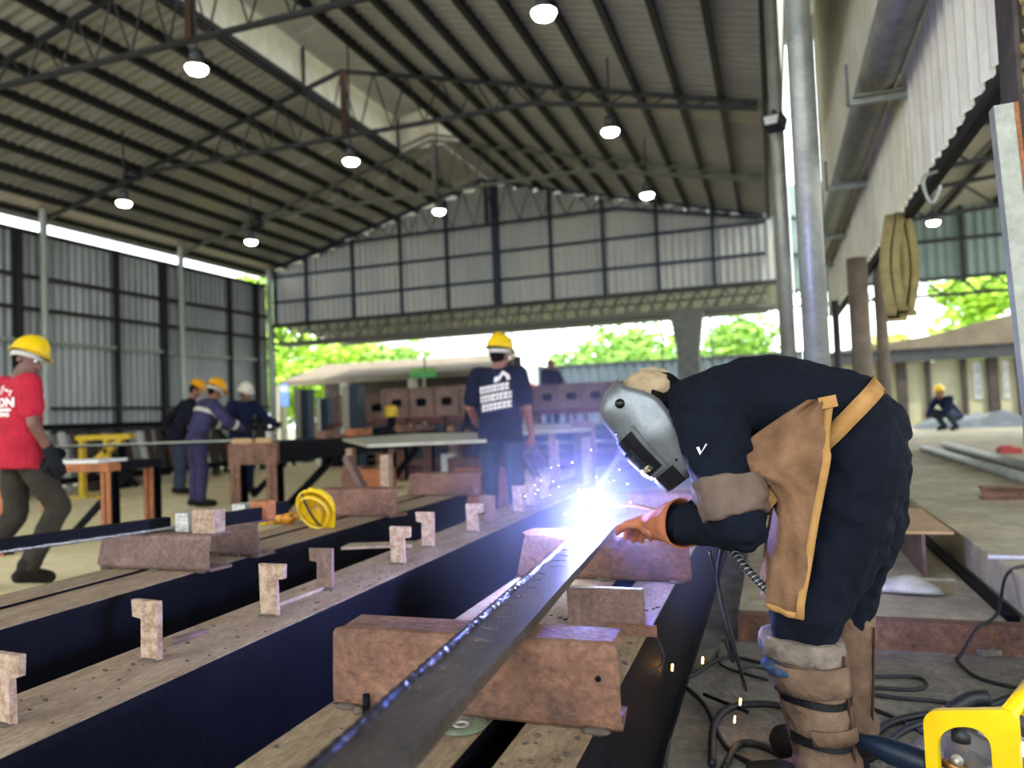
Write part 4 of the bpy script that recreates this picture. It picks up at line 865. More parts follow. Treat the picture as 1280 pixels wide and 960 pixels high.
# ================================================================== PEOPLE
mm('skin', '8a5a42', '74493a', 12, .55); mm('skin_mid', '70493a', '5c3b2e', 12, .55); mm('skin_dark', '5e3f32', '4c3228', 12, .55)
mm('hair', '0d0b0a', '16120f', 30, .95, spec=.1); mm('eye_white', 'e6e2da'); mm('eye_dark', '120d0a')
def cloth(k, c1, c2, sc=6, bump=.5): mm(k, c1, c2, sc, .9, bump=bump, bscale=sc * 3.5, spec=.15)
cloth('red_shirt', 'b3283a', '96202f'); cloth('olive_trousers', '39352d', '2b2822'); cloth('black_shirt', '181d2e', '121624'); cloth('grey_trousers', '34424c', '28333c')
cloth('purple_overall', '3d3a58', '312e48'); cloth('black_jacket', '191a26', '12131c'); cloth('navy_overall', '17203a', '111830'); cloth('denim', '3a4354', '2b3342')
cloth('black_glove', '16181a', '202326'); cloth('tan_glove', 'b58335', '936722'); cloth('boot', '2a2622', '1c1917')
mm('hat_yellow', 'e8c312', 'dcb40e', 3, .3); mm('hat_orange', 'eba512', 'd8940e', 3, .3); mm('hat_white', 'd8d2c2', 'c2bba8', 3, .4); mm('hat_band', 'c9c4b8', 'a8a398', 8, .7)
mm('reflective', 'cfccb8', 'b0ad9a', 10, .5); mm('print_white', 'e9e2da', 'd4ccc4', 20, .7)
def capsule(b, p, q, r1, r2, n=10):
    b.tube([p, q], [r1, r2], n); b.ball(p, r1 * .995, 6); b.ball(q, r2 * .995, 6)
def chain(b, ps, rs, n=10):
    for i in range(len(ps) - 1): capsule(b, ps[i], ps[i + 1], rs[i], rs[i + 1], n)
def oval_loft(b, cs, left, hw, hd, n=18):
    rs = []
    for i, c in enumerate(cs):
        tdir = (cs[min(i + 1, len(cs) - 1)] - cs[max(i - 1, 0)]).normalized(); u = (left - tdir * left.dot(tdir)).normalized(); w = tdir.cross(u)
        rs.append([c + u * hw[i] * math.cos(a) + w * hd[i] * math.sin(a) for a in [2 * math.pi * k / n for k in range(n)]])
    return b.rings(rs)
_tex = {}
def blobtex(size, depth=2):
    if size == 'marble' and (size, depth) not in _tex:
        t = bpy.data.textures.new('fold_marble', 'MARBLE'); t.noise_scale = .09; t.turbulence = 9; t.noise_depth = 1; _tex[(size, depth)] = t
    if (size, depth) not in _tex:
        t = bpy.data.textures.new('fold_%g' % size, 'CLOUDS'); t.noise_scale = size; t.noise_depth = depth; _tex[(size, depth)] = t
    return _tex[(size, depth)]
def remesh(b, name, vox, m, parent, smooth=4, folds=(), org=None, **tags):
    tmp = bpy.data.objects.new('tmp', b.mesh('tmp', V((0, 0, 0)))); COL.objects.link(tmp)
    r = tmp.modifiers.new('r', 'REMESH'); r.mode = 'VOXEL'; r.voxel_size = vox
    if smooth: s = tmp.modifiers.new('s', 'SMOOTH'); s.iterations = smooth; s.factor = .5
    for size, st in folds:
        d = tmp.modifiers.new('d', 'DISPLACE'); d.texture = blobtex(size); d.strength = st; d.mid_level = .5; d.texture_coords = 'LOCAL'
    dg = bpy.context.evaluated_depsgraph_get(); me = bpy.data.meshes.new_from_object(tmp.evaluated_get(dg)); bpy.data.objects.remove(tmp)
    org = WO[parent.name] if org is None else V(org)
    me.transform(Matrix.Translation(-org)); me.name = name; me.materials.clear(); me.materials.append(M[m])
    me.polygons.foreach_set('use_smooth', [True] * len(me.polygons))
    o = bpy.data.objects.new(name, me); put(o, parent, org); return tag(o, **tags)
def hand(b, w, d, n, side, curl=.35, r=.0095, s=1.0, spread=.018):
    d = V(d).normalized(); n = V(n); n = (n - d * n.dot(d)).normalized(); lat = d.cross(n) * side
    M3 = Matrix((d, lat, n)).transposed(); b.ball(w + d * .048 * s, (.055 * s, .042 * s, .019 * s + r * .4), 8, M3)
    for i, L in enumerate((.92, 1.05, 1.0, .8)):
        p = w + d * .085 * s + lat * (.028 - spread * i) * s; a = .1; pts = [w + d * .05 * s + lat * (.026 - .016 * i) * s, p]
        for seg in (.040, .027, .022):
            a += curl * (1.0 if seg < .04 else .8); p = p + (d * math.cos(a) + n * math.sin(a)) * seg * L * s; pts.append(p)
        chain(b, pts, [r * 1.15, r * 1.1, r, r * .92, r * .8], 8)
    t0 = w + d * .02 * s + lat * .025 * s; t1 = t0 + (d * .55 + lat * .75 + n * .2).normalized() * .04 * s; t2 = t1 + (d * .8 + lat * .35 + n * .4).normalized() * .033 * s; t3 = t2 + (d * .9 + n * .45).normalized() * .026 * s
    chain(b, [t0, t1, t2, t3], [r * 1.3, r * 1.2, r * 1.05, r * .85], 8)
def head_mass(b, c, f, u, s=1.0):
    l = u.cross(f).normalized(); M3 = Matrix((f, l, u)).transposed(); at = lambda x, y, z: c + M3 @ V((x, y, z)) * s
    b.ball(at(-.012, 0, .025), V((.095, .075, .092)) * s, 10, M3)
    b.ball(at(.018, 0, -.035), V((.068, .060, .080)) * s, 10, M3); b.ball(at(.045, 0, -.085), V((.036, .038, .028)) * s, 8, M3)
    capsule(b, at(.082, 0, .012), at(.102, 0, -.028), .009 * s, .014 * s, 8); b.ball(at(.080, 0, .03), V((.012, .05, .010)) * s, 6, M3)
    b.ball(at(.078, 0, -.058), V((.012, .026, .007)) * s, 6, M3); b.ball(at(.075, 0, -.07), V((.012, .022, .007)) * s, 6, M3)
    for q in (-1, 1): b.ball(at(-.008, .077 * q, -.005), V((.020, .010, .032)) * s, 6, M3)
    return at, M3
def person(name, label, loc, face, J, look=None, shirt='black_shirt', trousers='grey_trousers', sleeve=.45, glove=None, hat='hat_yellow', skin='skin', band=None, vox=.010, detail=True, hat_tilt=0, tuck=False, curl=.35, handn=None, stripe=False):
    loc = V(loc); F = V((face[0], face[1], 0)).normalized(); L = V((-F.y, F.x, 0)); Z = V((0, 0, 1))
    g = lambda p: loc + F * p[0] + L * p[1] + Z * p[2]
    j = {k: g(v) for k, v in J.items()}
    t = thing(name, label, 'person', loc, None)
    spine = [j['pel'], j['waist'], j['chest'], j['neck']]; left = (j['shL'] - j['shR']).normalized()
    hf = V(look[:3]).normalized() if look else F; hu = (j['head'] - j['neck']).normalized(); hu = (hu - hf * hu.dot(hf)).normalized()
    # ---- body: one skin surface
    b = MB(); at, M3 = head_mass(b, j['head'], hf, hu)
    chain(b, [j['chest'], j['neck'], j['head'] - hu * .05], [.075, .056, .056])
    oval_loft(b, [spine[0] - (spine[1] - spine[0]).normalized() * .08, spine[0], spine[1], spine[2], spine[3] - (spine[3] - spine[2]).normalized() * .03], left, [.12, .14, .125, .14, .08], [.08, .095, .085, .095, .06])
    for s_ in 'LR':
        chain(b, [j['sh' + s_], j['el' + s_], j['wr' + s_]], [.05, .040, .028]); chain(b, [j['hip' + s_], j['kn' + s_], j['an' + s_]], [.078, .052, .036])
        chain(b, [j['chest'].lerp(j['neck'], .5), j['sh' + s_]], [.06, .05]); chain(b, [j['an' + s_], j['to' + s_]], [.036, .03])
        hd = (j['ha' + s_] - j['wr' + s_]); 
        if not glove: hand(b, j['wr' + s_], hd, -L * (1 if s_ == 'L' else -1) + F * .3, 1 if s_ == 'L' else -1, curl)
    remesh(b, 'body', vox * .85, skin, t, 3)
    if detail:
        for q in (-1, 1):
            e = MB().ball(at(.078, .031 * q, .008), (.012, .012, .012), 6).build('eye', 'eye_white', t); MB().ball(at(.0865, .031 * q, .008), (.006, .006, .006), 5).build('iris', 'eye_dark', e)
    b = MB().ball(at(-.022, 0, .028), (.092, .080, .094), 10, M3); b.ball(at(-.04, 0, -.015), (.055, .069, .06), 8, M3); remesh(b, 'hair', .009, 'hair', t, 2)
    # ---- trousers
    b = MB(); sp = spine[1] - spine[0]; up = sp.normalized()
    oval_loft(b, [j['pel'] - up * .10, j['pel'] - up * .02, j['pel'] + up * .10], left, [.135, .15, .13], [.09, .108, .092])
    for s_ in 'LR':
        k_ = j['kn' + s_]; an = j['an' + s_]; e = an + (k_ - an) * .05
        chain(b, [j['hip' + s_], j['hip' + s_].lerp(k_, .5), k_, k_.lerp(an, .5), e], [.088 if not tuck else .1, .090, .078, .072, .066], 12)
    remesh(b, 'trousers', vox, trousers, t, 3, ((.09, .018), (.035, .008)))
    # ---- shirt
    b = MB(); un = (j['neck'] - j['chest']).normalized()
    low = .03 if tuck else -.12
    oval_loft(b, [j['pel'] + up * low, j['pel'] + up * .08, j['waist'], j['chest'] - un * .04, j['chest'] + un * .06, j['neck'] - un * .02, j['neck'] + un * .012], left, [.195 if not tuck else .15, .182, .168, .178, .178, .10, .068], [.145 if not tuck else .11, .138, .124, .128, .12, .078, .066])
    for s_ in 'LR':
        chain(b, [j['chest'].lerp(j['neck'], .62), j['sh' + s_]], [.085, .078])
        a, e, w = j['sh' + s_], j['el' + s_], j['wr' + s_]
        if sleeve <= 1: chain(b, [a, a.lerp(e, sleeve * .5), a.lerp(e, sleeve)], [.080, .078, .076], 12)
        else: chain(b, [a, e, e.lerp(w, .5), e.lerp(w, .97)], [.080, .068, .060, .052], 12)
    sh = remesh(b, 'shirt' if sleeve <= 1 else 'jacket', vox, shirt, t, 3, ((.12, .016), (.05, .008)))
    if stripe:
        dep = [(.185, .135), (.187, .137)]; b = MB(); cs = [j['chest'] - un * .03 + un * q for q in (0, .05)]
        oval_loft(b, cs, left, [.188, .186], [.140, .136]); b.build('reflective_band', 'reflective', t)
        for s_ in 'LR':
            a, e = j['el' + s_], j['wr' + s_]; b = MB(); b.tube([a.lerp(e, .35), a.lerp(e, .55)], [.071, .069], 14, False); b.build('reflective_band', 'reflective', t)
    for s_ in 'LR':
        b = MB(); an, to = j['an' + s_], j['to' + s_]; dv = (to - an); fl = V((dv.x, dv.y, 0)).normalized()
        chain(b, [an + V((0, 0, .04)), an - V((0, 0, .02)), to], [.058, .056, .046], 12); chain(b, [an - fl * .05 - V((0, 0, .03)), to], [.045, .044]); remesh(b, 'boot', .010, 'boot', t, 2)
        if glove:
            b = MB(); w = j['wr' + s_]; hand(b, w, j['ha' + s_] - w, -L * (1 if s_ == 'L' else -1) + F * .3, 1 if s_ == 'L' else -1, curl, .0125, 1.08, .021); chain(b, [w, w + (j['el' + s_] - w).normalized() * .06], [.038, .042]); remesh(b, 'glove', .0085, glove, t, 1)
    if hat:
        hR = Matrix((hf, hu.cross(hf).normalized(), hu)).transposed() @ Matrix.Rotation(math.radians(hat_tilt), 3, 'Y')
        hc = at(-.012, 0, .062); p_ = bpy.data.objects.new('hard_hat', None); put(p_, t, hc)
        hard_hat(p_, hR, hc, hat, 1.04, band)
    return t, sh, g
STAND = dict(pel=(0, 0, .93), waist=(.01, 0, 1.06), chest=(0, 0, 1.26), neck=(-.01, 0, 1.43), head=(.03, 0, 1.56), shL=(-.01, .175, 1.385), shR=(-.01, -.175, 1.385),
             elL=(-.03, .235, 1.10), elR=(-.03, -.235, 1.10), wrL=(.05, .25, .86), wrR=(.05, -.25, .86), haL=(.07, .25, .78), haR=(.07, -.25, .78),
             hipL=(0, .09, .90), hipR=(0, -.09, .90), knL=(.03, .11, .49), knR=(.03, -.11, .49), anL=(0, .12, .09), anR=(0, -.12, .09), toL=(.16, .14, .045), toR=(.16, -.14, .045))
def pose(**k): d_ = dict(STAND); d_.update(k); return d_
# projecting a flat print on to a garment
def print_on(sh, polys, o, u, w, n_, parent, name, m='print_white', off=.004):
    bm = bmesh.new(); bm.from_mesh(sh.data); tr = BVHTree.FromBMesh(bm); bm.free(); so = WO[sh.name]
    b = bmesh.new()
    for poly in polys:
        vs = [b.verts.new((x, y, 0)) for x, y in poly]
        try: b.faces.new(vs)
        except ValueError: pass
    bmesh.ops.triangulate(b, faces=b.faces[:]); 
    for _ in range(2): bmesh.ops.subdivide_edges(b, edges=[e for e in b.edges if e.calc_length() > .018], cuts=1, use_grid_fill=True)
    for v in b.verts:
        p = o + u * v.co.x + w * v.co.y; h = tr.ray_cast(p + n_ * .6 - so, -n_)
        v.co = (h[0] + so + n_ * off if h[0] else p + n_ * off) - WO[parent.name]
    me = bpy.data.meshes.new(name); b.to_mesh(me); b.free(); me.materials.append(M[m]); ob = bpy.data.objects.new(name, me); put(ob, parent, WO[parent.name]); return ob
def text_polys(s, size, bold=.0):
    cu = bpy.data.curves.new('txt', 'FONT'); cu.body = s; cu.size = size; cu.offset = bold; cu.resolution_u = 3; o = bpy.data.objects.new('txt', cu); COL.objects.link(o)
    dg = bpy.context.evaluated_depsgraph_get(); me = bpy.data.meshes.new_from_object(o.evaluated_get(dg)); ps = [[(me.vertices[i].co.x, me.vertices[i].co.y) for i in p.vertices] for p in me.polygons]
    bpy.data.objects.remove(o); return ps
def shift(ps, dx, dy): return [[(x + dx, y + dy) for x, y in p] for p in ps]
rect = lambda x0, y0, x1, y1: [(x0, y0), (x1, y0), (x1, y1), (x0, y1)]
RIGHT, AWAY = V((.946, .324, 0)), V((-.324, .946, 0))
def fdir(r, a): v = RIGHT * r + AWAY * a; return (v.x, v.y)
# ---- red-shirted worker
c = on(27, 735, 2, 0)
t, sh, g = person('person', 'person in a red T-shirt, yellow hard hat and black gloves, walking', (c.x, c.y, 0), fdir(.55, .83), pose(head=(.055, -.015, 1.545), neck=(.0, 0, 1.42), elR=(-.02, -.25, 1.11), wrR=(.10, -.245, .885), haR=(.14, -.235, .79), elL=(.05, .24, 1.12), wrL=(.22, .2, .95), haL=(.3, .18, .9), knR=(.20, -.11, .53), anR=(-.02, -.12, .13), toR=(.12, -.12, .06), knL=(.02, .11, .49), anL=(-.26, .12, .14), toL=(-.13, .13, .045)),
    look=tuple(RIGHT * .99 - AWAY * .10 + V((0, 0, -.22))), shirt='red_shirt', trousers='olive_trousers', sleeve=.62, glove='black_glove', band='hat_band', vox=.009, skin='skin_mid')
back = -V((fdir(.55, .83)[0], fdir(.55, .83)[1], 0)); uu = V((-back.y, back.x, 0)); 
if uu.dot(RIGHT) < 0: uu = -uu
o = g((-.1, 0, 1.30)) ; ox = on(0, 500, 2, 1.3)
ps = shift(text_polys('ON', .125, .006), -.065, -.145) + [rect(-.13, -.19, .10, -.165)] + shift(text_polys('DING', .062, .003), -.072, -.245)
sky_ = [(-.13, .035), (-.10, .035), (-.10, .062), (-.06, .068), (-.05, -.01), (-.025, -.01), (-.025, .03), (.03, .03), (.03, .012), (.085, .012), (.085, -.035)]
for i in range(len(sky_) - 1):
    (x0, y0), (x1, y1) = sky_[i], sky_[i + 1]; ps.append(rect(min(x0, x1) - .006, min(y0, y1) - .006, max(x0, x1) + .006, max(y0, y1) + .006))
ps = [[(x * .66, y * .66) for x, y in p] for p in ps]
print_on(sh, shift(ps, .045, .03), o, uu, V((0, 0, 1)), back, t, 'shirt_print')
# ---- dark-shirted worker
c = on(631, 674, 2, 0)
t, sh, g = person('person', 'person in a dark T-shirt with a white back print, seen from behind', (c.x, c.y, 0), fdir(.12, .99), pose(head=(.02, -.02, 1.55), elL=(.02, .26, 1.12), wrL=(.16, .23, .98), haL=(.24, .2, .95), elR=(-.02, -.235, 1.10), wrR=(.06, -.26, .86)),
    look=tuple(AWAY * .8 + RIGHT * .6 + V((0, 0, -.15))), shirt='black_shirt', trousers='grey_trousers', sleeve=.75, band='hat_band', vox=.010)
bk_ = fdir(.12, .99); back = -V((bk_[0], bk_[1], 0)); uu = V((-back.y, back.x, 0)); uu = uu if uu.dot(RIGHT) > 0 else -uu
ps = []
for r_, (a_, e_) in enumerate(((-.13, .10), (-.13, .12), (-.12, .12))):
    x = a_
    while x < e_:
        w_ = rnd.choice((.022, .03, .036)); y = -.075 * r_; ps.append(rect(x, y - .028, x + w_ * .45, y + .03)); ps.append(rect(x + w_ * .4, y + .005, x + w_, y + .03)); ps.append(rect(x + w_ * .4, y - .028, x + w_, y - .008)); x += w_ + .006
ps += [[(.0, .045), (.03, .05), (.03, .10), (0, .085)], [(.03, .08), (.07, .135), (.085, .12), (.04, .05)], [(.07, .135), (.125, .09), (.115, .065), (.075, .1)], [(.10, .05), (.13, .05), (.125, .09), (.10, .08)]]
print_on(sh, [[(x, y + x * .14) for x, y in p] for p in ps], g((-.1, .02, 1.27)), uu, V((0, 0, 1)), back, t, 'shirt_print')
# ---- crew at the trestle
c = on(247, 634, 2, 0)
person('person', 'person in a purple-blue overall with reflective bands leaning over the crew trestle', (c.x, c.y, 0), fdir(.72, .69), pose(waist=(.06, 0, 1.05), chest=(.13, 0, 1.24), neck=(.20, 0, 1.39), head=(.27, 0, 1.50), shL=(.17, .175, 1.34), shR=(.17, -.175, 1.34), elL=(.3, .24, 1.12), elR=(.32, -.24, 1.10), wrL=(.52, .2, 1.02), wrR=(.54, -.2, 1.0), haL=(.62, .18, .99), haR=(.64, -.18, .97)),
    look=tuple(RIGHT * .7 + AWAY * .5 + V((0, 0, -.5))), shirt='purple_overall', trousers='purple_overall', sleeve=2, glove='black_glove', hat='hat_orange', band='hat_band', vox=.012, tuck=True, stripe=True)
c = on(224, 618, 2, 0)
person('person', 'person in a black jacket and tan gloves, elbow bent, behind the purple overall', (c.x, c.y, 0), fdir(.75, .55), pose(waist=(.08, 0, 1.08), chest=(.16, 0, 1.30), neck=(.22, 0, 1.48), head=(.28, 0, 1.62), shL=(.16, .19, 1.42), shR=(.16, -.19, 1.42), elL=(-.10, .34, 1.14), elR=(.10, -.42, 1.12), wrL=(.18, .3, 1.02), wrR=(.18, -.22, .98), haL=(.28, .24, 1.0), haR=(.27, -.17, .96)),
    look=tuple(RIGHT * .8 + AWAY * .2 + V((0, 0, -.5))), shirt='black_jacket', trousers='denim', sleeve=2, glove='tan_glove', hat='hat_orange', vox=.012)
c = on(303, 618, 2, 0)
person('person', 'person in a navy overall and white hard hat facing the crew trestle', (c.x, c.y, 0), fdir(.75, -.62), pose(waist=(.04, 0, 1.05), chest=(.07, 0, 1.24), neck=(.10, 0, 1.39), head=(.17, 0, 1.50), shL=(.08, .19, 1.34), shR=(.08, -.19, 1.34), elL=(.26, .27, 1.13), elR=(.16, -.28, 1.12), wrL=(.48, .30, 1.04), wrR=(.36, -.16, 1.02), haL=(.58, .31, 1.02), haR=(.45, -.12, 1.0)),
    look=tuple(RIGHT * .75 - AWAY * .6 + V((0, 0, -.28))), shirt='navy_overall', trousers='navy_overall', sleeve=2, glove='black_glove', hat='hat_white', skin='skin_dark', vox=.012, tuck=True)
# ---- far workers
c = on(601, 480, 1, 11.7)
person('person', 'person in dark clothes and a pale yellow hat, half hidden by the dark-shirted worker', (c.x, 11.7, 0), fdir(-.2, -.9), STAND, shirt='black_jacket', trousers='denim', sleeve=2, vox=.016, detail=False)
c = on(689, 480, 1, 16.2); zf_ = on(689, 449, 1, 16.2).z - 1.68
pb_ = thing('work_platform', 'low red steel staging behind the castellated beam', 'platform', (c.x, 16.2, 0))
MB().box((c.x - 1.0, 15.8, zf_ - .06), (c.x + .9, 16.7, zf_ - .001)).build('deck', 'red_paint', pb_)
for qx in (-.9, .8):
    for qy in (15.9, 16.6): MB().box((c.x + qx - .04, qy - .04, 0), (c.x + qx + .04, qy + .04, zf_ - .06)).build('leg', 'red_paint', pb_)
MB().box((c.x - 1.0, 15.8, zf_ + .55), (c.x + .9, 15.84, zf_ + .62)).build('guard_rail', 'red_paint', pb_); 
for qx in (-.95, .85): MB().box((c.x + qx - .03, 15.8, zf_), (c.x + qx + .03, 15.84, zf_ + .6)).build('rail_post', 'red_paint', pb_)
person('person', 'bareheaded person in a dark jacket standing on the red staging', (c.x, 16.2, zf_), fdir(.5, -.7), pose(elL=(.08, .27, 1.12), wrL=(.2, .1, 1.0), haL=(.25, .03, .97), elR=(.08, -.27, 1.12), wrR=(.2, -.1, 1.0), haR=(.25, -.03, .97)), shirt='black_jacket', trousers='denim', sleeve=2, hat=None, vox=.016, detail=False)
c = on(1188, 524, 1, 19.6)
person('person', 'person in dark clothes and yellow hard hat crouching by the cream shed', (c.x, 19.6, .28), fdir(-.85, -.3), pose(pel=(-.10, 0, .36), waist=(-.02, 0, .47), chest=(.12, 0, .62), neck=(.22, 0, .74), head=(.29, 0, .86), shL=(.17, .175, .72), shR=(.17, -.175, .72), elL=(.32, .24, .5), elR=(.32, -.24, .5), wrL=(.5, .15, .38), wrR=(.5, -.15, .38), haL=(.58, .12, .34), haR=(.58, -.12, .34), hipL=(-.10, .1, .33), hipR=(-.10, -.1, .33), knL=(.28, .18, .44), knR=(.28, -.18, .44), anL=(.02, .15, .09), anR=(.02, -.15, .09), toL=(.18, .17, .045), toR=(.18, -.17, .045)),
    shirt='navy_overall', trousers='denim', sleeve=2, vox=.016, detail=False, glove='black_glove')
# ================================================================== THE WELDER
cloth('navy', '0d1320', '080c16', 5, .6); cloth('leather', '836349', '5f4532', 9, .5); cloth('leather_dark', '4a3529', '3a2a20', 9, .3); cloth('leather_tan', 'b08552', '96703f', 10, .3); cloth('suede', '7a6452', '5a4538', 9, .55)
cloth('glove_orange', 'b4714f', '92563a', 9, .4); cloth('hood', 'b7a384', '9a866a', 9, .5); cloth('cuff_cloth', '8a7d70', '544d46', 14, .4); cloth('cuff_blue', '42556e', '1f2a3c', 14, .5); cloth('sleeve_panel', '6d5d52', '584a41', 9, .4)
mm('mask_shell', '83888c', '6c7175', 18, .36, .55, bump=.06, bscale=160); mm('mask_black', '0b0c0f', '14161a', 9, .35); mm('lens_glass', '20282c', rough=.08); mm('mask_label', 'c8bfa0', '3d3930', 60, .5, contrast=(.45, .55)); mm('white_cloth', 'e6e6ea', 'c8c8ce', 10, .8, bump=.4)
WB = V((.10, 2.30, 0)); wd = thing('person', 'welder in navy overall, leather apron and grey welding mask bending over the bar', 'person', WB)
Y = 2.30; W3 = lambda x, y, z: V((x, y, z))
sp = [W3(.265, Y, .90), W3(.235, Y, .95), W3(.17, Y, 1.00), (W3(.08, Y, 1.045)), W3(-.03, Y, 1.058), W3(-.14, Y + .005, 1.048), W3(-.22, Y + .01, 1.035), W3(-.285, Y + .015, 1.035)]
LW = V((0, -1, 0))
shL, shR = W3(-.17, 2.135, 1.03), W3(-.17, 2.48, 1.02); elL, elR = W3(-.105, 2.075, .745), W3(-.0, 2.53, .80); wrL, wrR = W3(-.355, 2.305, .70), W3(-.21, 2.455, .70)
hdL = (ARC + V((.10, -.045, .02)) - wrL).normalized(); hdR = (ARC + V((.16, .0, .03)) - wrR).normalized()
hipL, hipR = W3(.205, 2.21, .90), W3(.225, 2.39, .90); knL, knR = W3(.045, 2.17, .48), W3(.150, 2.42, .49); anL, anR = W3(.085, 2.165, .095), W3(.150, 2.425, .095)
hf = V((-.80, -.10, -.60)).normalized(); hu = V((-.57, .04, .80)); hu = (hu - hf * hu.dot(hf)).normalized(); hc = W3(-.335, 2.315, 1.035)
b = MB(); at, M3 = head_mass(b, hc, hf, hu)
chain(b, [sp[5], sp[7], hc - hu * .04], [.08, .058, .058]); oval_loft(b, sp[1:7], LW, [.13, .14, .13, .14, .15, .12], [.09, .10, .09, .095, .09, .07])
for s_, e_, w_, d_ in ((shL, elL, wrL, hdL), (shR, elR, wrR, hdR)): chain(b, [sp[5], s_, e_, w_, w_ + d_ * .07], [.07, .052, .042, .030, .026])
for h_, k_, a_ in ((hipL, knL, anL), (hipR, knR, anR)): chain(b, [sp[1], h_, k_, a_, a_ + V((-.14, 0, -.03))], [.09, .085, .055, .038, .032])
remesh(b, 'body', .009, 'skin', wd, 3)
b = MB().ball(at(-.02, 0, .03), (.098, .084, .096), 10, M3); b.ball(at(-.05, 0, -.03), (.055, .075, .065), 8, M3); remesh(b, 'hair', .009, 'hair', wd, 2)
# overall
b = MB(); oval_loft(b, sp, LW, [.13, .172, .178, .168, .182, .195, .165, .085], [.10, .128, .138, .128, .132, .122, .10, .078], 22)
for h_, k_, m_, e_ in ((hipL, knL, W3(.155, 2.195, .70), W3(.045, 2.17, .435)), (hipR, knR, W3(.215, 2.41, .70), W3(.150, 2.42, .44))):
    chain(b, [h_, m_, k_ + V((.01, 0, .03)), e_], [.128, .122, .102, .088], 14)
for s_, e_, w_, c_ in ((shL, elL, wrL, -1), (shR, elR, wrR, 1)):
    chain(b, [sp[5], s_ + V((0, 0, -.01))], [.11, .098], 14); chain(b, [s_, s_.lerp(e_, .5), e_, e_.lerp(w_, .45), e_.lerp(w_, .8)], [.098, .088, .080, .064, .050], 14)
ov = remesh(b, 'overall', .0085, 'navy', wd, 4, ((.16, .022), (.06, .010), ('marble', .010), (.025, .003)))
bm_ = bmesh.new(); bm_.from_mesh(ov.data); OVT = BVHTree.FromBMesh(bm_); bm_.free(); OVO = WO[ov.name]
def on_overall(p, d_, off=.004):
    h_ = OVT.ray_cast(V(p) - OVO, V(d_).normalized()); return (h_[0] + OVO - V(d_).normalized() * off) if h_[0] else V(p)
# sleeve panel, collar, chevron
b = MB(); b.tube([shL.lerp(elL, q) for q in (.60, .72, .84, .97)], [.100, .098, .095, .090], 18); remesh(b, 'sleeve_panel', .0085, 'sleeve_panel', wd, 2, ((.16, .022), (.06, .010), ('marble', .010)))
ps = [[(-.012, .018), (-.004, .02), (.001, .006), (-.003, -.002)], [(-.003, -.002), (.001, .006), (.014, .028), (.018, .026)]]
mk = MB()
for p_ in ps: mk.add([on_overall(W3(-.185 + x, 1.6, .925 + y), (0, 1, 0), .003) for x, y in p_], [(0, 1, 2, 3)])
mk.build('tick_mark', 'white_cloth', wd)
b = MB(); cn = W3(-.275, 2.315, 1.035); ax_ = V((-.9, .02, .1)).normalized(); u_, w_ = perp(ax_)
b.rings([[cn + ax_ * h_ + (u_ * math.cos(a) + w_ * math.sin(a)) * r_ for a in [2 * math.pi * k / 20 for k in range(20)]] for h_, r_ in ((-.03, .092), (0, .088), (.035, .083), (.035, .078), (0, .082), (-.03, .086))], closed=True); remesh(b, 'collar', .007, 'navy', wd, 1, ((.03, .006),))
b = MB().ball(W3(-.305, 2.285, .93), (.042, .05, .045), 8); b.ball(W3(-.285, 2.26, .885), (.03, .035, .04), 8); b.ball(W3(-.32, 2.27, .955), (.03, .04, .03), 8); remesh(b, 'neck_cloth', .007, 'white_cloth', wd, 3, ((.03, .012),))
# hood
b = MB().ball(at(-.005, 0, .065), (.100, .088, .074), 10, M3); b.ball(at(-.05, 0, .045), (.058, .084, .055), 8, M3); b.ball(at(.03, 0, .07), (.08, .086, .05), 8, M3); remesh(b, 'head_cloth', .007, 'hood', wd, 2, ((.035, .016), (.018, .006)))
# mask
N1, N2 = 16, 28; out, inn = [], []
def shell(v, th, k=1.0):
    top = max(0, (v - .07) / .075); low = max(0, (-.06 - v) / .15); a = .140 * math.sqrt(max(.03, 1 - top * top * .75)) * (1 - .14 * low); bb = .116 * math.sqrt(max(.05, 1 - top * top * .55)) * (1 - .30 * low)
    s_, c_ = math.sin(th), math.cos(th); e = lambda x: math.copysign(abs(x) ** .82, x)
    return at(a * k * e(c_) + .004, bb * k * e(s_), v)
for i in range(N1 + 1):
    v = -.205 + .345 * i / N1; tl = math.radians(102 - 22 * max(0, (v - .02) / .12) - 8 * max(0, (-.05 - v) / .15))
    out.append([shell(v, -tl + 2 * tl * q / N2) for q in range(N2 + 1)]); inn.append([shell(v, -tl + 2 * tl * q / N2, .965) for q in range(N2 + 1)])
b = MB(); K = N2 + 1; vs = [p for r in out for p in r] + [p for r in inn for p in r]; o_ = len(out) * K; fs = []
for i in range(N1):
    for q in range(N2): fs += [(i*K+q, i*K+q+1, (i+1)*K+q+1, (i+1)*K+q), (o_+i*K+q, o_+(i+1)*K+q, o_+(i+1)*K+q+1, o_+i*K+q+1)]
    for q in (0, N2): fs.append((i*K+q, (i+1)*K+q, o_+(i+1)*K+q, o_+i*K+q))
for q in range(N2): fs += [(q, q+1, o_+q+1, o_+q), (N1*K+q, N1*K+q+1, o_+N1*K+q+1, o_+N1*K+q)]
tc = len(vs); topc = sum(out[-1], V()) / K + hu * .012; vs.append(topc); fs += [(N1*K+q, N1*K+q+1, tc) for q in range(N2)] + [(N1*K, N1*K+N2, tc)]
mkp = bpy.data.objects.new('welding_mask', None); put(mkp, wd, hc)
b.add(vs, fs, True); b.build('shell', 'mask_shell', mkp)
sg = -1 if (hu.cross(hf)).dot(V((0, -1, 0))) < 0 else 1      # which way the near side lies
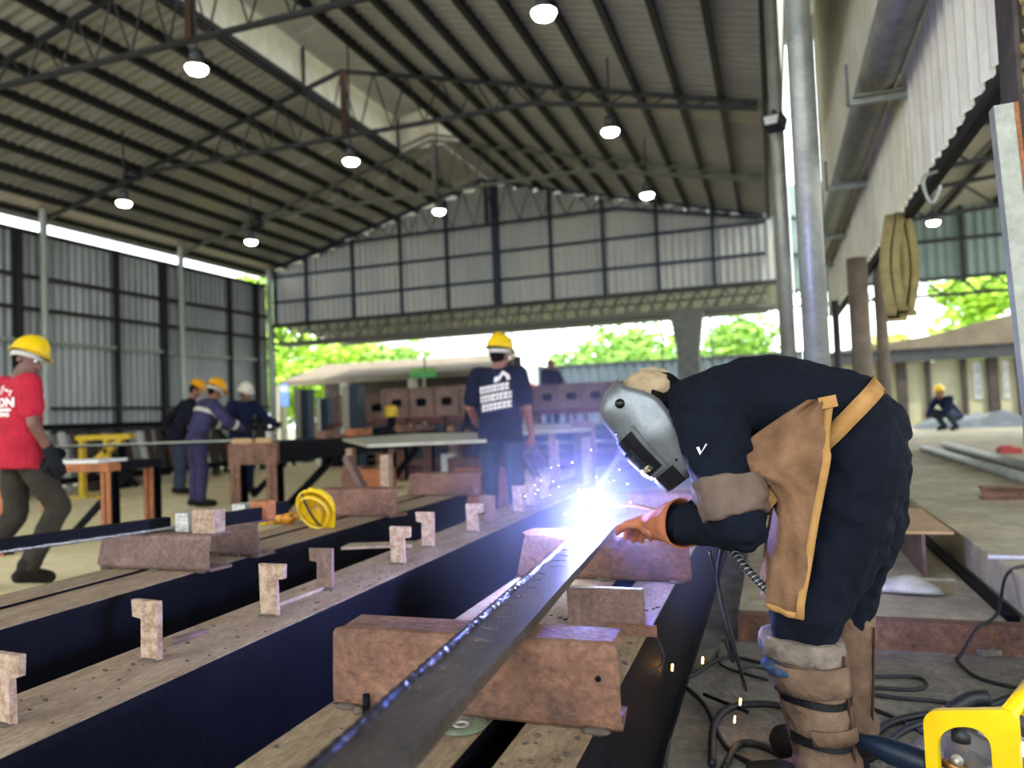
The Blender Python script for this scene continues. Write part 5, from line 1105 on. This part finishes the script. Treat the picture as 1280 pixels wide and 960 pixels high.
def patch(v0, v1, a0, a1, off, nv=6, na=10):
    rs = []; 
    for i in range(nv + 1):
        v = v0 + (v1 - v0) * i / nv; rs.append([shell(v, sg * math.radians(a0 + (a1 - a0) * q / na), off) for q in range(na + 1)])
    K_ = na + 1; return [p for r in rs for p in r], [(i*K_+q, i*K_+q+1, (i+1)*K_+q+1, (i+1)*K_+q) for i in range(nv) for q in range(na)]
def slab_patch(nm, k, v0, v1, a0, a1, o0, o1):
    A_, F_ = patch(v0, v1, a0, a1, o1); B_2, _ = patch(v0, v1, a0, a1, o0); n_ = len(A_); e = MB().add(A_ + B_2, F_ + [tuple(n_ + i for i in f[::-1]) for f in F_]); K_ = 11
    ring = [q for q in range(K_)] + [i * K_ + K_ - 1 for i in range(1, 7)] + [6 * K_ + q for q in range(K_ - 2, -1, -1)] + [i * K_ for i in range(5, 0, -1)]
    e.add(A_ + B_2, [(ring[i], ring[(i + 1) % len(ring)], n_ + ring[(i + 1) % len(ring)], n_ + ring[i]) for i in range(len(ring))]); e.build(nm, k, mkp)
slab_patch('window_rim', 'mask_shell', -.148, .002, -62, 66, .98, 1.055)
slab_patch('window_frame', 'mask_black', -.138, -.008, -56, 60, 1.0, 1.085)
slab_patch('lens', 'lens_glass', -.110, -.045, -40, 42, 1.05, 1.10)
slab_patch('lens_surround', 'mask_label', -.128, -.112, -38, 48, 1.05, 1.105)
slab_patch('chin_bar', 'mask_black', -.205, -.155, -70, 70, .99, 1.03)
kn = shell(.075, sg * math.radians(70), 1.0); kd = (kn - at(.0, 0, .075)).normalized()
MB().lathe([(.014, -.004), (.014, .006), (.009, .008), (.009, .014), (.004, .014)], kn, kd, 14).build('pivot_knob', 'mask_black', mkp)
for v_, a_ in ((.02, 30), (-.15, 78)): 
    p_ = shell(v_, sg * math.radians(a_), 1.0); MB().lathe([(.004, -.002), (.004, .003)], p_, (p_ - at(0, 0, v_)).normalized(), 8).build('rivet', 'mask_black', mkp)
# belt and apron
b = MB(); cb = W3(.175, Y, 1.0); tx = (sp[3] - sp[1]).normalized(); tx = (tx + V((.25, 0, .1))).normalized(); u_ = LW; w_ = tx.cross(u_).normalized(); rs = []
for h_ in (-.022, .022):
    rs.append([on_overall(cb + tx * h_ + (u_ * math.cos(a) + w_ * math.sin(a)) * .4, -(u_ * math.cos(a) + w_ * math.sin(a)), .006) for a in [2 * math.pi * k / 40 for k in range(40)]])
ro = [[p + (p - cb).normalized() * .004 for p in r] for r in rs]; b.rings([rs[0], ro[0], ro[1], rs[1]], closed=True); b.build('apron_belt', 'leather_tan', wd)
def lerp_tab(tab, z):
    for (z0_, x0_), (z1_, x1_) in zip(tab, tab[1:]):
        if z0_ >= z >= z1_: return x0_ + (x1_ - x0_) * (z0_ - z) / (z0_ - z1_)
    return tab[-1][1] if z < tab[-1][0] else tab[0][1]
LT = [(1.06, .095), (1.02, .03), (.96, -.055), (.91, -.088), (.865, -.080), (.845, -.02), (.80, .0), (.765, -.002), (.56, -.043), (.5, -.046)]; RT = [(1.06, .148), (.98, .135), (.90, .118), (.765, .088), (.52, .045)]
NZ, NS = 34, 26; rows = []
for i in range(NZ + 1):
    t_ = i / NZ; z = 1.055 - .53 * t_; row = []
    for q in range(NS + 1):
        s_ = q / NS; xl, xr = lerp_tab(LT, z), lerp_tab(RT, z)
        yn = 2.045 + .015 * t_ if z < .92 else 2.06 + .03 * (z - .92) / .13
        if s_ < .5: k_ = s_ / .5; x = xr + (xl - xr) * k_; y = yn + .028 * k_ ** 2 + .010 * (math.sin(k_ * 9 + z * 14) + .9 * math.sin(k_ * 14 - z * 37)) * (1 if z > .84 else .35); zz = z - .035 * (1 - k_) * 0 + (-.02 * (1 - k_) * (t_ > .98))
        else: k_ = (s_ - .5) / .5; x = xl - .012 * math.sin(k_ * 3.1); y = yn + .028 + k_ * .40; zz = z + .02 * k_ * (1 - t_)
        row.append(V((x + .005 * math.sin(y * 40 + z * 9), y, zz)))
    rows.append(row)
K_ = NS + 1; b = MB().add([p for r in rows for p in r], [(i*K_+q, i*K_+q+1, (i+1)*K_+q+1, (i+1)*K_+q) for i in range(NZ) for q in range(NS)], True)
ap = b.build('apron', 'leather', wd); sm_ = ap.modifiers.new('solid', 'SOLIDIFY'); sm_.thickness = .004; sm_.offset = 0
e1 = [r[0] for r in rows]; b = MB(); b.rings([[p + V((-.016, -.004, 0)), p + V((.003, -.006, 0)), p + V((.004, .003, 0)), p + V((-.016, .001, 0))] for p in e1]); b.build('apron_trim', 'leather_tan', wd)
e2 = rows[-1][:NS // 2 + 4]; b = MB(); b.rings([[p + V((0, -.005, .012)), p + V((0, -.005, -.003)), p + V((0, .003, -.003)), p + V((0, .003, .012))] for p in e2]); b.build('apron_hem', 'leather_tan', wd)
MB().beam(rows[1][0] + V((-.03, -.008, .005)), rows[1][0] + V((.012, -.008, .012)), .006, .03).build('belt_loop', 'leather_tan', wd)
# gaiters, cuffs, boots
for s_, kn_, an_, ex in (('L', W3(.045, 2.17, .44), anL, 0), ('R', W3(.150, 2.42, .45), anR, .03)):
    ax_ = (an_ - kn_); rs = []; rr_ = lambda q: .092 - .022 * q + (.010 if q > .85 else 0)
    for q in [i / 12 for i in range(13)]:
        c_ = kn_ + ax_ * (.10 + .90 * q) if s_ == 'L' else kn_ + ax_ * (-.06 + 1.06 * q); rs.append([c_ + V((math.cos(a) * rr_(q) * 1.05, math.sin(a) * rr_(q) * .98, 0)) * (1 + .035 * math.sin(a * 3 + q * 9)) for a in [2 * math.pi * k / 24 for k in range(24)]])
    b = MB(); b.rings(rs); g_ = remesh(b, 'gaiter', .008, 'suede', wd, 1, ((.06, .016), (.025, .005)))
    for a_ in (200, 330): MB().tube([kn_ + ax_ * (.12 + .86 * q) + V((math.cos(math.radians(a_)) * (.094 - .022 * q) * 1.06, math.sin(math.radians(a_)) * (.094 - .022 * q), 0)) for q in [i / 8 for i in range(9)]], .004, 5).build('seam', 'leather_dark', wd)
    if s_ == 'L':
        for q, hgt in ((.40, .018), (.73, .024)):
            c_ = kn_ + ax_ * (.10 + .90 * q); a0_, a1_ = math.radians(150), math.radians(352)
            b = MB(); r2 = []
            for h_ in (-hgt / 2, hgt / 2): r2.append([c_ + V((math.cos(a) * rr_(q) * 1.10, math.sin(a) * rr_(q) * 1.045, h_ + .006 * math.sin(a * 2))) for a in [a0_ + (a1_ - a0_) * k / 16 for k in range(17)]])
            b.add(r2[0] + r2[1], [(k, k + 1, 18 + k, 17 + k) for k in range(16)]); o = b.build('strap_gap', 'mask_black', wd); m_ = o.modifiers.new('solid', 'SOLIDIFY'); m_.thickness = .006
        for q0, q1, a0_, a1_ in ((.10, .34, 195, 335), (.60, .72, 255, 345)):
            b = MB(); r2 = []
            for q in (q0, (q0 + q1) / 2, q1): r2.append([kn_ + ax_ * (.10 + .90 * q) + V((math.cos(math.radians(a)) * rr_(q) * 1.13, math.sin(math.radians(a)) * rr_(q) * 1.07, 0)) for a in [a0_ + (a1_ - a0_) * k / 12 for k in range(13)]])
            b.add(sum(r2, []), [(i*13+k, i*13+k+1, (i+1)*13+k+1, (i+1)*13+k) for i in range(2) for k in range(12)], True); o = b.build('gaiter_flap', 'suede', wd); m_ = o.modifiers.new('solid', 'SOLIDIFY'); m_.thickness = .006; m_.offset = 1
        for nm, k_, z0_, z1_, r_ in (('trouser_cuff', 'cuff_cloth', .435, .375, .102), ('rolled_cuff', 'cuff_blue', .378, .345, .094)):
            b = MB(); c_ = kn_ + V((-.004, 0, 0)); rs = []
            for z, r1 in ((z1_, r_ * .96), ((z0_ + z1_) / 2, r_ * 1.03), (z0_, r_)): rs.append([V((c_.x + math.cos(a) * r1 * (1.02 + .06 * (math.cos(a) < -.3)) , c_.y + math.sin(a) * r1, z + .012 * math.cos(a) * (-1 if nm == 'trouser_cuff' else 1))) for a in [2 * math.pi * k / 22 for k in range(22)]])
            b.rings(rs); remesh(b, nm, .007, k_, wd, 2, ((.05, .007), (.02, .003)))
        b = MB().ball(W3(-.045, 2.15, .415), (.026, .03, .026), 7); b.ball(W3(-.03, 2.13, .365), (.04, .03, .018), 7); remesh(b, 'torn_hem', .006, 'cuff_blue', wd, 1, ((.02, .012),))
    b = MB(); an2 = an_; chain(b, [an2 + V((0, 0, .03)), an2 - V((0, 0, .035)), an2 + V((-.17, -.01, -.042))], [.062, .058, .046], 12); chain(b, [an2 + V((.045, 0, -.045)), an2 + V((-.17, -.01, -.045))], [.045, .045]); remesh(b, 'boot', .009, 'boot', wd, 2)
    MB().prism([(-.055, -.042), (.055, -.042), (.055, .042), (-.055, .042)], an2 + V((-.05, -.005, -.05)), V((1.9, 0, 0)), V((0, 1.05, 0)), V((0, 0, -.042))).build('boot_sole', 'mask_black', wd)
# gloves with gauntlets
for nm, w_, d_, e_, n_, side in (('L', wrL, hdL, elL, V((.0, -.35, -.9)), 1), ('R', wrR, hdR, elR, V((-.1, -.9, -.2)), -1)):
    b = MB(); hand(b, w_ + d_ * .01, d_, n_, side, .34 if nm == 'L' else .62, .0135, 1.15, .024); chain(b, [w_ - d_ * .01, w_ + d_ * .05], [.042, .036]); remesh(b, 'glove', .0065, 'glove_orange', wd, 1, ((.03, .006),))
    back_ = (e_ - w_).normalized(); u_, v_ = perp(back_); rs = []
    for h_, r_ in ((-.01, .040), (.04, .050), (.09, .062), (.13, .072)): rs.append([w_ + back_ * h_ + (u_ * math.cos(a) + v_ * math.sin(a)) * r_ * (1 + .05 * math.sin(3 * a + h_ * 30)) for a in [2 * math.pi * k / 20 for k in range(20)]])
    o = MB().rings(rs, False).build('gauntlet', 'glove_orange', wd); m_ = o.modifiers.new('solid', 'SOLIDIFY'); m_.thickness = .004
# torch, held in the right glove
hr = wrR + hdR * .07; nz = ARC + V((.035, -.002, .035)); tq = thing('welding_torch', 'welding torch in the glove with a spring-sleeved black hose', 'torch', hr)
MB().tube(curve_pts([W3(-.15, 2.40, .665), hr + V((0, -.01, -.005)), hr + hdR * .08], 6), .015, 10).build('handle', 'black_plastic', tq)
MB().tube(curve_pts([hr + hdR * .08, (hr + hdR * .08).lerp(nz, .6) + V((0, 0, .03)), nz], 6), .008, 10).build('neck', 'brass', tq); MB().tube([nz, nz + (ARC - nz) * .35], [.010, .008], 10).build('nozzle', 'brass', tq)
hp_ = curve_pts([W3(-.15, 2.40, .665), W3(-.14, 2.25, .655), W3(-.06, 2.14, .575), W3(.02, 2.13, .50), W3(.06, 2.28, .30)], 10); MB().tube(hp_, .010, 8).build('hose', 'cable', tq)
b = MB(); sp_ = hp_[8:26]
for i in range(len(sp_) * 5 - 5):
    k_, f_ = divmod(i, 5); p_ = sp_[k_].lerp(sp_[k_ + 1], f_ / 5); dd_ = (sp_[k_ + 1] - sp_[k_]).normalized(); u_, v_ = perp(dd_); a = i * 1.3; b.v.append(p_ + (u_ * math.cos(a) + v_ * math.sin(a)) * .0125)
pts_ = b.v; MB().tube(pts_, .0018, 5).build('spring', 'aluminium', tq)
# ================================================================== SMOKE ABOUT THE ARC, SPREAD WIDER TO STAND FOR FLARE HAZE
sm = bpy.data.materials.new('smoke'); sm.use_nodes = True; nt = sm.node_tree; nt.nodes.remove(nt.nodes['Principled BSDF'])
vs_ = nt.nodes.new('ShaderNodeVolumeScatter'); vs_.inputs['Color'].default_value = (.75, .82, 1, 1); vs_.inputs['Anisotropy'].default_value = .2
tcn = nt.nodes.new('ShaderNodeTexCoord'); ln = nt.nodes.new('ShaderNodeVectorMath'); ln.operation = 'LENGTH'; nt.links.new(tcn.outputs['Object'], ln.inputs[0])
mr = nt.nodes.new('ShaderNodeMapRange'); mr.interpolation_type = 'SMOOTHSTEP'; mr.inputs[1].default_value = 0; mr.inputs[2].default_value = .78; mr.inputs[3].default_value = 1; mr.inputs[4].default_value = 0; nt.links.new(ln.outputs['Value'], mr.inputs[0])
nz_ = nt.nodes.new('ShaderNodeTexNoise'); nz_.inputs['Scale'].default_value = 6; nz_.inputs['Detail'].default_value = 3; nt.links.new(tcn.outputs['Object'], nz_.inputs['Vector'])
m1 = nt.nodes.new('ShaderNodeMath'); m1.operation = 'MULTIPLY'; nt.links.new(mr.outputs[0], m1.inputs[0]); nt.links.new(nz_.outputs['Fac'], m1.inputs[1])
m2 = nt.nodes.new('ShaderNodeMath'); m2.operation = 'MULTIPLY'; m2.inputs[1].default_value = .26; nt.links.new(m1.outputs[0], m2.inputs[0]); nt.links.new(m2.outputs[0], vs_.inputs['Density']); nt.links.new(vs_.outputs[0], nt.nodes['Material Output'].inputs['Volume'])
b = MB().ball(ARC, .80, 12); so_ = b.build('smoke_and_flare', sm, None, ARC); tag(so_, 'thin blue-lit welding smoke and flare haze hanging about the arc', 'smoke', kind='stuff')
